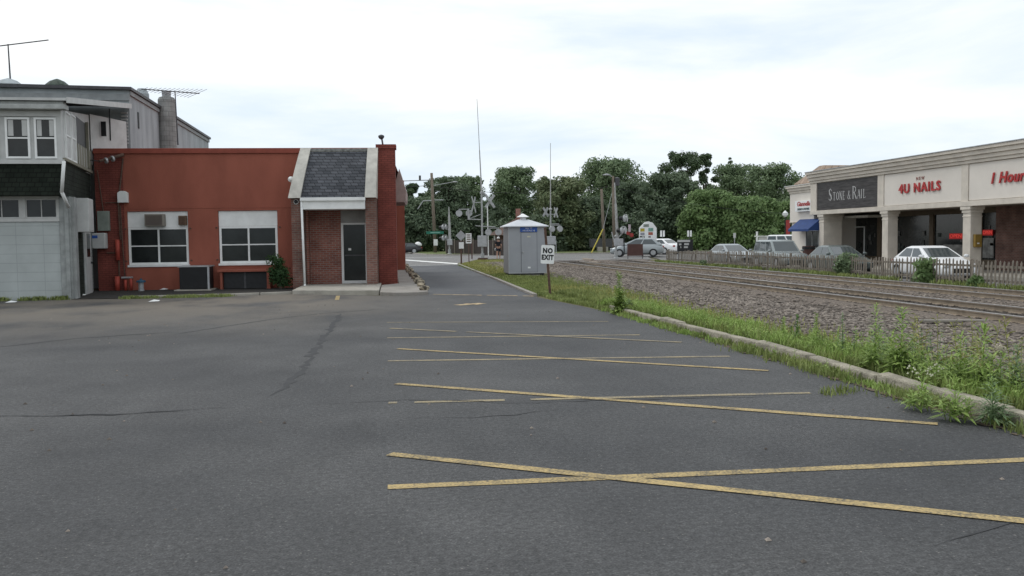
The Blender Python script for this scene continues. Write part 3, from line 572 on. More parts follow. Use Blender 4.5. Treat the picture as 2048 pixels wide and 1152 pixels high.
# cornice of the bay and the shed roof rising to the tall house
b = MB(); b.box(-9,.36,-1.25,-.9,5.37,5.50); b.box(-9,.30,-1.15,-.9,5.50,5.6); b.build('cornice', M('bay_cornice', (.36,.37,.36), .8, .15, 4), gh, bevel=.015)
b = MB(); b.hexa([(-9,-1.2,5.60),(.40,-1.2,5.60),(.22,6.3,6.52),(-9,6.3,6.52)], [(-9,-1.2,5.66),(.40,-1.2,5.66),(.22,6.3,6.60),(-9,6.3,6.60)]); b.build('shed_roof', m_dgrey, gh)
b = MB(); b.hexa([(.41,-1.25,5.54),(.46,-1.25,5.54),(.28,6.3,6.46),(.23,6.3,6.46)], [(.41,-1.25,5.70),(.46,-1.25,5.70),(.28,6.3,6.63),(.23,6.3,6.63)]); b.box(-9,.4,-1.25,-1.21,5.605,5.68); b.build('roof_edge', m_offwhite, gh)
# partition on the roof behind the parapet
b = MB(); b.add([(-.62,4.45,4.3),(.15,6.0,4.3),(.15,6.0,5.95),(-.62,4.45,6.0),(-.66,4.5,4.3),(.11,6.05,4.3),(.11,6.05,5.95),(-.66,4.5,6.0)], [(0,1,2,3),(5,4,7,6),(3,2,6,7),(1,5,6,2),(4,0,3,7)]); b.build('roof_partition', m_offwhite, gh)
b = MB(); b.tube((-.2,5.25,5.2),(-.2,5.25,6.3),.02); b.box(-.38,-.22,4.8,4.86,5.3,5.8); b.build('partition_window', m_black, gh)
for nm, lab, bx, mt in (('meter_box', 'large pale utility cabinet on the side wall under the green shingle skirt', (.75,1.75,-.40,-.005,1.98,3.0), m_offwhite),):
    a = thing(nm, lab, 'utility box', (-8.72,28.1,0), ang); b = MB(); b.box(*bx); b.build('cabinet', mt, a, bevel=.015); b = MB(); b.box(bx[0]+.05,bx[1]-.05,bx[2]-.008,bx[2]-.001,bx[4]+.05,bx[5]-.05); b.build('cover', mt, a)
a = thing('electric_meter_box', 'upper grey electric box mounted at the left edge of the red wall', 'utility box', tuple(red.location), red.rotation_euler.z)
b = MB(); b.box(-10.02,-9.66,-.22,-.025,2.05,2.72); b.build('cabinet', M('box_grey', (.22,.25,.22)), a, bevel=.012); b = MB(); b.tube((-9.85,-.1,2.72),(-10.0,-.1,4.1),.02); b.build('conduit', m_rust, a)
a = thing('telephone_box', 'lower pale grey box with a rounded hood left of the red pipes', 'utility box', tuple(red.location), red.rotation_euler.z)
b = MB(); b.box(-10.2,-9.76,-.3,-.025,1.45,1.98); b.build('cabinet', m_offwhite, a, bevel=.03); b = MB(); b.box(-10.18,-10.0,-.305,-.301,1.8,1.9); b.build('label_plate', m_bluesign, a)
# ------------------------------------------------------------------ TALL GREY HOUSE behind
tx = atY(258,190,34.5)[0]; ty = 34.5
th_ = thing('tall_house', 'tall weathered grey house with dark eaves rising behind the red building', 'house', (tx,ty,0))
b = MB(); b.prism([(0,0),(0,16),(-9,16),(-9,0)], 0, lambda x, y: 7.16+.02*(-x)); b.build('wall', m_tall, th_)
b = MB(); b.hexa([(-9,-.18,7.2),(.12,-.18,7.12),(.12,16.1,7.12),(-9,16.1,7.2)], [(-9,-.18,7.35),(.12,-.18,7.22),(.12,16.1,7.22),(-9,16.1,7.35)]); b.build('roof_edge', m_dgrey, th_)
b = MB(); b.box(-9,.03,-.06,-.003,6.75,6.98); b.box(.003,.06,0,16,6.95,7.1); b.build('frieze_board', M('grey_frieze', (.26,.275,.28), .8), th_)
b = MB(); b.box(.002,.03,1.1,1.25,5.9,6.5); b.box(.002,.03,1.5,2.0,4.6,5.1); b.build('side_window', m_black, th_)
b = MB(); b.box(.003,.05,1.35,2.15,5.12,5.2); b.build('window_hood', m_offwhite, th_)
b = MB()
for i in range(10): b.box(-.28,-.06,-.10,-.04,5.2+.12*i,5.25+.12*i)
b.build('louvre', m_offwhite, th_)
ch = thing('chimney', 'round concrete block chimney on the side wall of the tall grey house', 'chimney', (tx+.28,39.3,0))
b = MB(); b.lathe(0,0,[(.35,3),(.35,7.50),(.30,7.60),(.18,7.64)],18); b.build('stack', brickmat('chimney_block', (.33,.34,.33), (.28,.285,.28), (.20,.205,.20), .4, .2, .01, dirt=.4), ch)
b = MB(); b.lathe(0,0,[(.17,7.55),(.19,7.86),(.17,7.87)],12); b.build('flue', m_galv, ch)
ch = thing('chimney_stub', 'smaller tapered grey chimney just left of the round chimney', 'chimney', (tx-.75,39.6,0))
b = MB(); b.lathe(0,0,[(.30,6.8),(.28,7.78),(.18,7.98),(.16,8.0)],14); b.build('stack', m_tall, ch, smooth=False)
for px, lab, s_ in ((115,'dark green domed ventilator cap on the roof of the tall house',1.0),(18,'pale low domed ventilator at the left end of the tall roof',1.15)):
    p = atY(px, 180, 36); a = thing('roof_ventilator', lab, 'roof vent', (p[0],36,7.15)); gm = M('verdigris', (.055,.075,.06), .8, .4, 5) if px == 115 else m_tall
    b = MB(); b.lathe(0,0,[(.44*s_,0),(.46*s_,.28),(.42*s_,.36),(.26*s_,.50),(.08,.58),(.02,.60)],10); b.build('dome', gm, a)
def antenna(name, lab, base, top, boom0, boom1, els, elw):
    a = thing(name, lab, 'antenna', base); bx = Vector(base)
    b = MB(); b.tube((0,0,0), Vector(top)-bx, .03,.022,6); b.build('mast', m_dgrey, a)
    p0 = Vector(boom0)-bx; p1 = Vector(boom1)-bx; b = MB(); b.tube(p0,p1,.022,n=6); b.build('boom', m_dgrey, a)
    b = MB()
    for i in range(els):
        t = (i+.5)/els; p = p0.lerp(p1, t); L = elw*(.35+.65*t); v = Vector((.35,.8,.35)).normalized()*L; b.tube(p-v,p+v,.008,n=4)
    b.build('elements', m_dgrey, a); return a
antenna('roof_antenna', 'spiky television antenna on a mast above the round chimney', atY(356,290,38.8), atY(350,183,38.8), atY(283,178,38.8), atY(399,187,38.8), 14, .75)
antenna('roof_antenna', 'long thin boom antenna on a mast above the pale roof ventilator', atY(21,165,36), atY(16,88,36), atY(-10,93,36), atY(97,80,36), 9, .12)
def wire(name, lab, pts, r=.012, sag=.3):
    b = MB()
    for p, q in zip(pts, pts[1:]):
        p = Vector(p); q = Vector(q); k = 12; P = [p.lerp(q, i/k)-Vector((0,0,sag*4*(i/k)*(1-i/k))) for i in range(k+1)]; b.path(P, r, 5)
    return tag(b.build(name, m_black), lab, 'wire')
wire('overhead_cable', 'black service cable sagging across the grey bay windows to the red wall', [(-22,24,5.9), (-8.95,32.0,4.37)], .018, .15)
# ------------------------------------------------------------------ RETAIL STRIP (right): local x runs from the far end towards the camera, y into the building
rt = thing('store_building', 'long cream shop building with stepped cornice and columned arcade beyond the picket fence', 'building', (27.5,52.9,0), -PI/2)
UE = 35.0; UP = [(-.45,.12)]+[(7.0*k-.02-.0, 7.0*k+.55) for k in range(1, 6)]
def u_of(Y): return 52.9-Y
P1 = [(u_of(53.6),u_of(52.82)), (u_of(45.95),u_of(45.36)), (u_of(38.83),u_of(38.34)), (u_of(31.8),u_of(31.3)), (u_of(24.75),u_of(24.25)), (u_of(18.2),UE)]
b = MB(); b.box(-.7,UE,.06,.5,3.1,4.83)
b.build('parapet_wall', m_cream, rt)
for a_, c_ in P1: b = MB(); b.box(a_, c_, -.02, .06, 3.1, 4.83); b.build('pilaster', m_cream, rt)
b = MB(); b.box(-.7,UE,-.07,.55,2.86,3.1); b.build('lower_band', m_cream, rt, bevel=.015)
b = MB(); 
for i, (z0, z1, d) in enumerate(((4.83,4.98,.08),(4.98,5.17,.16),(5.17,5.37,.26),(5.37,5.52,.36))): b.box(-.7-d*.3,UE,-d,.55,z0+(.0 if i else 0),z1)
b.build('cornice', m_cream, rt, bevel=.02)
b = MB(); b.box(-.8,UE,-.40,.6,5.522,5.56); b.build('cornice_cap', m_galv, rt)
b = MB(); b.box(-.7,UE,.5,3.2,2.9,3.05); b.build('soffit', M('soffit', (.24,.21,.18)), rt)
b = MB(); b.box(-.7,UE,.6,14,3.05,5.2); b.build('roof_mass', m_cream, rt)
sg = []
for i, (a_, c_) in enumerate(zip(P1, P1[1:])):
    b = MB(); b.box(a_[1]+.02, c_[0]-.02, .02, .055, 3.13, 4.80); sg.append(b.build('sign_panel', m_darksign if i == 0 else m_creamp, rt))
cx1 = (P1[0][1]+P1[1][0])/2
# small capitals with serifs: drawn from strokes, letters on the dark sign
def serif_text(s, x, z, y, parent, big, small, name):
    G_ = {'S':[[(.85,.82,.10),(.55,1,.07),(.2,.85,.16),(.3,.6,.22),(.7,.4,.22),(.8,.17,.16),(.45,0,.07),(.1,.16,.10)]],
     'T':[[(0,.97,.08),(.9,.97,.08)],[(.45,.97,.17),(.45,0,.17)],[(.28,.02,.05),(.62,.02,.05)],[(.03,.97,.06),(.03,.85,.06)],[(.87,.97,.06),(.87,.85,.06)]],
     'O':[[(.5,1,.06),(.12,.75,.16),(.06,.5,.2),(.12,.25,.16),(.5,0,.06),(.88,.25,.16),(.94,.5,.2),(.88,.75,.16),(.5,1,.06)]],
     'N':[[(.1,0,.07),(.1,1,.07)],[(.1,1,.18),(.85,0,.18)],[(.85,0,.07),(.85,1,.07)],[(-.03,.98,.05),(.2,.98,.05)],[(.7,.98,.05),(1,.98,.05)],[(0,.02,.05),(.22,.02,.05)]],
     'E':[[(.15,0,.17),(.15,1,.17)],[(.0,.97,.06),(.7,.97,.06)],[(.1,.5,.06),(.55,.5,.06)],[(0,.03,.06),(.75,.03,.06)],[(.7,.97,.05),(.7,.82,.05)],[(.74,.03,.05),(.76,.2,.05)]],
     '&':[[(.95,.0,.16),(.35,.68,.16),(.3,.88,.1),(.5,1,.06),(.65,.85,.1),(.5,.65,.1),(.15,.4,.12),(.08,.18,.16),(.35,0,.08),(.7,.15,.06),(.9,.5,.06)]],
     'R':[[(.15,0,.17),(.15,1,.17)],[(.0,.97,.06),(.5,.97,.08),(.78,.85,.14),(.8,.68,.14),(.5,.5,.07),(.15,.5,.06)],[(.45,.5,.1),(.95,.0,.2)],[(0,.02,.05),(.32,.02,.05)]],
     'A':[[(.05,0,.07),(.5,1,.07)],[(.5,1,.19),(.92,0,.19)],[(.2,.35,.05),(.72,.35,.05)],[(-.06,.02,.05),(.18,.02,.05)],[(.76,.02,.05),(1.05,.02,.05)]],
     'I':[[(.15,0,.18),(.15,1,.18)],[(0,.02,.05),(.32,.02,.05)],[(0,.98,.05),(.32,.98,.05)]],
     'L':[[(.15,0,.17),(.15,1,.17)],[(0,.03,.06),(.75,.03,.06)],[(0,.98,.05),(.32,.98,.05)],[(.74,.03,.05),(.77,.22,.05)]]}
    b = MB(); k = 0
    for ch, h in s:
        if ch == ' ': x += big*.22; continue
        w = h*.62
        for st in G_[ch]:
            for p, q in zip(st, st[1:]):
                a0 = Vector((x+p[0]*w, z+p[1]*h)); a1 = Vector((x+q[0]*w, z+q[1]*h)); d = (a1-a0).normalized(); n_ = Vector((-d.y, d.x)); r0_ = p[2]*h*.36; r1_ = q[2]*h*.36; k += 1
                a0 -= d*r0_*.3; a1 += d*r1_*.3; yy = y-.0005*(k%7)
                b.add([(a0.x-n_.x*r0_,yy,a0.y-n_.y*r0_),(a1.x-n_.x*r1_,yy,a1.y-n_.y*r1_),(a1.x+n_.x*r1_,yy,a1.y+n_.y*r1_),(a0.x+n_.x*r0_,yy,a0.y+n_.y*r0_)], [(0,1,2,3)])
        x += w+h*(.14 if ch != 'I' else -.14)
    return b.build(name, m_silver if False else M('pale_letter', (.45,.45,.45)), parent), x
B_, s_ = .72, .50
serif_text([('S',B_),('T',s_),('O',s_),('N',s_),('E',s_),(' ',0),('&',s_),(' ',0),('R',B_),('A',s_),('I',s_),('L',s_)], cx1-2.0, 3.66, .014, sg[0], B_, s_, 'sign_lettering')
text('sign_lettering', '4U NAILS', .66, m_redtxt, sg[1], (u_of(42.15),-.03,3.93), ext=.02, bold=.016, sx=1.12, space=1.18)
text('sign_lettering', 'N E W', .24, M('faint_pink', (.30,.14,.12)), sg[1], (u_of(42.1),.005,4.40), ext=.01)
text('sign_lettering', '1 Hour Photo', .68, m_redtxt, sg[2], (u_of(36.85),-.03,4.02), ext=.02, bold=.016, space=1.08, shear=.25, align='LEFT', sx=1.0)
# columns
for Y0, dep in ((52.6,1.25),(45.6,.62),(38.8,.62),(31.9,.62),(24.9,.62)):
    b = MB(); u0_ = u_of(Y0); b.box(u0_+.04,u0_+.60,.04,dep,-.25,2.55); b.box(u0_,u0_+.64,0,dep+.04,-.25,.1); b.box(u0_,u0_+.64,.0,dep+.04,2.55,2.70); b.box(u0_-.05,u0_+.69,-.05,dep+.09,2.70,2.86); b.box(u0_+.02,u0_+.62,.02,dep+.02,2.36,2.42)
    b.build('column', m_cream, rt, bevel=.015)
m_disp = [M('dim_display', c_, var=.5, scale=6) for c_ in ((.05,.055,.05),(.10,.10,.095),(.03,.04,.035))]
b = MB(); b.box(u_of(40.4),UE,3.0,3.2,-.25,2.9); b.build('brick_wall', m_brick2, rt)
b = MB(); b.box(-3.6,u_of(57),3.0,3.2,-.25,2.9) if False else b.box(-1.9,u_of(40.41),3.08,3.2,-.25,.25); b.box(-1.9,u_of(40.41),3.08,3.2,2.62,2.9)
for Y0, Y1 in ((56.5,54.8),(51.0,50.6),(45.8,45.45),(41.75,41.5)): b.box(u_of(Y0),u_of(Y1),3.0,3.2,.25,2.62)
b.build('storefront_post', M('brown_post', (.10,.075,.05)), rt)
for Y0, Y1 in ((54.8,51.0),(50.6,45.8),(45.45,41.75),(41.5,40.45)):
    b = MB(); b.box(u_of(Y0)+.01,u_of(Y1)-.01,3.10,3.12,.25,2.62); b.build('shop_window', m_glass, rt)
    for i in range(9):
        xx = R_.uniform(u_of(Y0)+.2, u_of(Y1)-.3); zz = R_.uniform(.3, 1.7); b = MB(); b.box(xx, xx+R_.uniform(.05,.3), 3.04+.004*i, 3.06+.004*i, zz, zz+R_.uniform(.1,.5)); b.build('window_display', m_disp[i%3], rt)
d = MB()
for Y0, Y1 in ((55.2,53.9),(53.85,52.5)):
    u0_, u1_ = u_of(Y0), u_of(Y1); d.box(u0_,u0_+.06,3.02,3.08,-.2,2.1); d.box(u1_-.06,u1_,3.02,3.08,-.2,2.1); d.box(u0_+.06,u1_-.06,3.02,3.08,2.04,2.1)
d.build('shop_door_frame', m_white, rt)
b = MB(); b.box(u_of(56.2),u_of(49.5),1.5,2.95,2.62,2.74) ; b.build('fluorescent_panel', M('pale_light_box', (.55,.53,.48)), rt)
def neon(Y0, Y1, z0, z1, lab):
    a = thing('neon_sign', lab, 'neon sign', (27.5,52.9,0), -PI/2); u0_, u1_ = u_of(Y0), u_of(Y1)
    b = MB(); b.box(u0_,u1_,2.98,2.995,z0,z1); b.build('backing', M('neon_backing', (.25,.02,.02), emit=((1,.06,.05), .12)), a)
    text('lettering', 'OPEN', (z1-z0)*.85, m_neon, a, ((u0_+u1_)/2, 2.97, (z0+z1)/2), ext=.004, sx=(u1_-u0_)/((z1-z0)*2.4))
neon(44.0,42.9,1.30,1.60,'red neon sign in the shop window left of the right column'); neon(41.35,40.6,1.48,1.76,'red neon sign in the narrow window against the brick wall')
b = MB(); b.box(u_of(41.4),u_of(40.6),3.04,3.06,.35,1.35); b.box(u_of(44.6),u_of(42.3),3.04,3.055,.4,1.0); b.build('window_poster', M('poster_grey', (.20,.20,.19), var=.4, scale=3), rt)
a = thing('payphone_box', 'small brown box fixed to the right arcade column', 'box', (27.5,52.9,0), -PI/2)
b = MB(); b.box(u_of(38.16),u_of(38.0),.15,.50,.95,1.55); b.build('casing', M('ochre_box', (.22,.14,.03)), a, bevel=.02); b = MB(); b.box(u_of(38.0),u_of(38.0)+.01,.25,.36,1.1,1.16); b.build('plate', m_white, a)
# end wing, slightly lower, with blue awning
def WX(px, py): x, y, z = atX(px, py, 27.75); return (u_of(y), z)
wl = WX(1581,400)[0]; 
b = MB(); b.box(wl+.12,-.7,.30,13,-.3,2.5); b.box(wl,-.7,.22,13,2.5,4.35); b.build('wing_wall', m_creamp, rt)
b = MB()
for z0, z1, d in ((4.35,4.5,.06),(4.5,4.68,.14),(4.68,4.84,.24)): b.box(wl-d,-.72,.22-d,13,z0,z1)
b.box(wl,-.7,.18,.3,2.42,2.5); b.build('wing_cornice', m_cream, rt, bevel=.02)
b = MB(); b.box(wl-.27,-.74,-.06,13.1,4.842,4.87); b.build('wing_cap', m_white, rt)
b = MB(); pr = [(5,5.0),(11,5.0),(8.4,6.5)]; b.add([(-3.5,.25,4.98),(-.72,.25,4.98),(-.72,7,4.98),(-3.5,7,4.98),(-2.5,1.5,6.1),(-1.9,1.5,6.1),(-1.9,5.5,6.1),(-2.5,5.5,6.1),(-3.5,.25,4.87),(-.72,.25,4.87),(-.72,7,4.87),(-3.5,7,4.87)], [(0,1,5,4),(1,2,6,5),(2,3,7,6),(3,0,4,7),(4,5,6,7),(8,9,1,0),(9,10,2,1),(10,11,3,2),(11,8,0,3)]); b.build('hip_roof', brickmat('tan_metal_roof', (.33,.25,.19), (.31,.235,.18), (.19,.14,.11), .45, 9, .03), rt)
x0_, z1_ = WX(1612,458); x1_, z0_ = WX(1637,487)
window(rt, x0_, x1_+.05, .75, 2.05, .22, .05, 2, 1, m_offwhite)
aw = thing('awning', 'blue canvas awning over the small window of the cream end wing', 'awning', (27.5,52.9,0), -PI/2)
a0, _ = WX(1596,460); a1, _ = WX(1643,460); b = MB(); b.extr_x([(.29,2.62),(.20,2.62),(-.62,1.98),(-.62,1.84),(.29,1.84)], a0+.35, a1); b.build('canopy', m_blue, aw)
b = MB(); b.tube((a0+.36,.28,1.86),(a0+.36,-.6,1.86),.02); b.tube((a1-.01,.28,1.86),(a1-.01,-.6,1.86),.02); b.build('frame', m_galv, aw)
sx0, sz1 = WX(1597,400); sx1, sz0 = WX(1632,419)
sb = thing('box_sign', 'white box sign with red script above the blue awning', 'sign', (27.5,52.9,0), -PI/2)
b = MB(); b.box(sx0,sx1,.0,.215,3.12,3.82); b.build('sign_box', m_white, sb, bevel=.02)
text('sign_lettering', 'Giannella', .40, m_redtxt, sb, ((sx0+sx1)/2,-.012,3.60), ext=.005, bold=.008, sx=(sx1-sx0)/2.0, shear=.15)
text('sign_lettering', 'BAKERY & PASTRIES', .19, M('slate_letter', (.08,.12,.13)), sb, ((sx0+sx1)/2,-.012,3.27), ext=.005, bold=.004, sx=(sx1-sx0)/2.45)
b = MB(); b.tube((WX(1597,448)[0],.22,2.2),(WX(1597,448)[0],.05,2.2),.02); b.lathe(WX(1597,448)[0],.0,[(.14,2.0),(.16,2.2),(.04,2.35)],10); b.build('wall_lantern', m_dgrey, rt)
#__PART3__
# ------------------------------------------------------------------ RAILWAY
def rail_profile():
    return [(-.07,-.152),(.07,-.152),(.07,-.14),(.012,-.12),(.012,-.035),(.036,-.03),(.036,-.001),(-.036,-.001),(-.036,-.03),(-.012,-.035),(-.012,-.12),(-.07,-.14)]
for nm, xa, lab in (('railway_track', 12.45, 'near railway track of brown steel rails on stone ballast'), ('railway_track', 16.4, 'far railway track of brown steel rails beside the picket fence')):
    t = thing(nm, lab, 'railway track', (xa+.7175,0,0), 0, 'parallel railway tracks')
    for dx in (-.7525, .7525):
        b = MB(); P = rail_profile(); b.extr_y([(p[0]+dx,p[1]) for p in P], 4, 86.5); r = b.build('rail', m_rail, t)
        b = MB(); b.box(dx-.0372,dx+.0372,4,86.5,-.013,.0012); b.build('rail_head', m_railtop, r)
    s = MB(); s.box(-1.28,1.28,-.115,.115,-.33,-.163)
    for dx in (-.7525,.7525):
        s.box(dx-.19,dx+.19,-.09,.09,-.166,-.1525)
        for a_ in (-.105,.105): s.box(dx+a_-.02,dx+a_+.02,-.05,-.02,-.153,-.118); s.box(dx+a_-.02,dx+a_+.02,.02,.05,-.153,-.118)
    pr = s.build('sleeper', m_tie, t); pr.location = (0,9,0)
    for i in range(1, 88):
        c = pr.copy(); C.objects.link(c); c.parent = t; c.location = (R_.uniform(-.03,.03), 9+i*.56, 0); c.rotation_euler = (0,0,R_.uniform(-.01,.01))
# stones: many small angular blocks lying on the bed
def stones(name, n, xs, ys, s0, s1, lab, keep=None, flat=.6):
    base = np.array([(1,0,0),(0,1,0),(-1,0,0),(0,-1,0),(.3,.3,.8),(-.3,.25,-.6)], float)
    F0 = np.array([(0,1,4),(1,2,4),(2,3,4),(3,0,4),(1,0,5),(2,1,5),(3,2,5),(0,3,5)])
    x = rng.uniform(*xs, n); y = ys[0]+(ys[1]-ys[0])*rng.random(n)**1.5
    if keep is not None: k = keep(x, y); x, y = x[k], y[k]
    n = len(x); s = rng.uniform(s0, s1, n)*(1+y*.012)
    sc = np.stack([s*rng.uniform(.6,1.5,n), s*rng.uniform(.5,1,n), s*flat*rng.uniform(.5,1.1,n)], 1)
    V_ = base[None]*sc[:,None]*(1+rng.uniform(-.25,.25,(n,6,3)))
    a = rng.uniform(0, 2*PI, n); b_ = rng.uniform(-.5,.5,n); ca, sa, cb, sb_ = np.cos(a), np.sin(a), np.cos(b_), np.sin(b_)
    X = V_[...,0]*ca[:,None]-V_[...,1]*sa[:,None]; Y = V_[...,0]*sa[:,None]+V_[...,1]*ca[:,None]; Z = V_[...,2]+X*sb_[:,None]*.5
    z = np.array([hb(p, q) for p, q in zip(x, y)]); V_ = np.stack([X+x[:,None], Y+y[:,None], Z+(z+s*.15)[:,None]], 2).reshape(-1,3)
    F_ = (F0[None]+(np.arange(n)*6)[:,None,None]).reshape(-1,3)
    return tag(fast(name, V_, F_, m_stone), lab, 'stones', kind='stuff')
inrail = lambda x: ((x > 11.95) & (x < 14.4)) | ((x > 15.9) & (x < 18.4))
stones('ballast_stones', 44000, (6.7,12.0), (7,60), .020, .060, 'loose grey brown ballast stones between the weeds and the near rail', keep=lambda x, y: (rng.random(len(x)) < np.clip((x-6.6)/1.6, 0, 1)) & (x < 10.9+1.1*rng.random(len(x))**2))
stones('ballast_stones', 14000, (12.2,20.6), (14,60), .02, .045, 'ballast stones lying among and beyond the rails', keep=lambda x, y: ~((np.abs(x-12.45)<.1)|(np.abs(x-13.95)<.1)|(np.abs(x-16.4)<.1)|(np.abs(x-17.9)<.1)))
# wooden planks at the crossing edge
for x0, y0 in ((14.6,57.5),(15.0,61.0)):
    b = MB(); b.box(0,.25,0,3.2,0,.12); o = b.build('timber_plank', M('pale_plank', (.30,.25,.20), .9, .2, 4), bevel=.01); o.location = (x0,y0,hz(x0,y0)); o.rotation_euler = (0,0,R_.uniform(-.05,.05)); tag(o, 'pale timber plank lying between the tracks ' + ('nearer the camera' if y0 < 60 else 'by the crossing'), 'plank')
b = MB(); b.box(0,1.3,0,.16,0,.05); o = b.build('timber_plank', m_tan, bevel=.008); p = G(1905,642,-.15); o.location = (p[0]-.7,p[1],hb(*p)); o.rotation_euler = (0,0,-.3); tag(o, 'short pale board on the ballast beside the near rail', 'plank')
# ------------------------------------------------------------------ PICKET FENCE
fn = thing('picket_fence', 'weathered grey wooden picket fence leaning unevenly along the railway', 'fence', (21.3,0,0))
FX = lambda y: .0+.35*sm((y-30)/40)*4*.3+(.3 if y > 60 else 0)*0
y = 18.0; k = 0
while y < 64.5:
    L = 2.9; e = min(y+L, 64.8); lean = R_.uniform(-.05,.05); dz = R_.uniform(-.05,.04); slant = R_.uniform(-.10,.10)*(1 if k > 6 else .4)
    b = MB(); q = y+.05
    while q < e-.08:
        w = R_.uniform(.07,.09); h = .95+dz+R_.uniform(-.05,.05); t = slant+R_.uniform(-.03,.03); x0 = FX(q); z0 = hz(21.4,q)+.02
        if R_.random() < .97:
            l2 = lean+R_.uniform(-.015,.015)
            b.add([(x0,q,z0),(x0,q+w,z0),(x0+.02,q+w,z0),(x0+.02,q,z0)]+[(x0+l2,q+t,z0+h-.06),(x0+l2,q+w+t,z0+h-.06),(x0+l2+.02,q+w+t,z0+h-.06),(x0+l2+.02,q+t,z0+h-.06)]+[(x0+l2,q+w/2+t,z0+h),(x0+l2+.02,q+w/2+t,z0+h)],
                  [(0,3,2,1),(0,1,5,4),(1,2,6,5),(2,3,7,6),(3,0,4,7),(4,5,8),(6,7,9),(5,6,9,8),(7,4,8,9)])
        q += R_.uniform(.185,.22)
    b.build('picket_panel', m_wood, fn)
    b = MB(); z0 = hz(21.4,y); z1 = hz(21.4,e)
    for f in (.22,.72): b.hexa([(FX(y)+.025+lean*f,y,z0+f),(FX(y)+.065+lean*f,y,z0+f),(FX(e)+.065+lean*f,e,z1+f),(FX(e)+.025+lean*f,e,z1+f)], [(FX(y)+.025+lean*f,y,z0+f+.08),(FX(y)+.065+lean*f,y,z0+f+.08),(FX(e)+.065+lean*f,e,z1+f+.08),(FX(e)+.025+lean*f,e,z1+f+.08)])
    b.build('rail', m_wood, fn)
    b = MB(); b.box(FX(y)+.07,FX(y)+.16,y-.05,y+.05,z0-.1,z0+.98+dz); b.build('post', m_wood, fn)
    y = e; k += 1
    if e >= 64.7: break
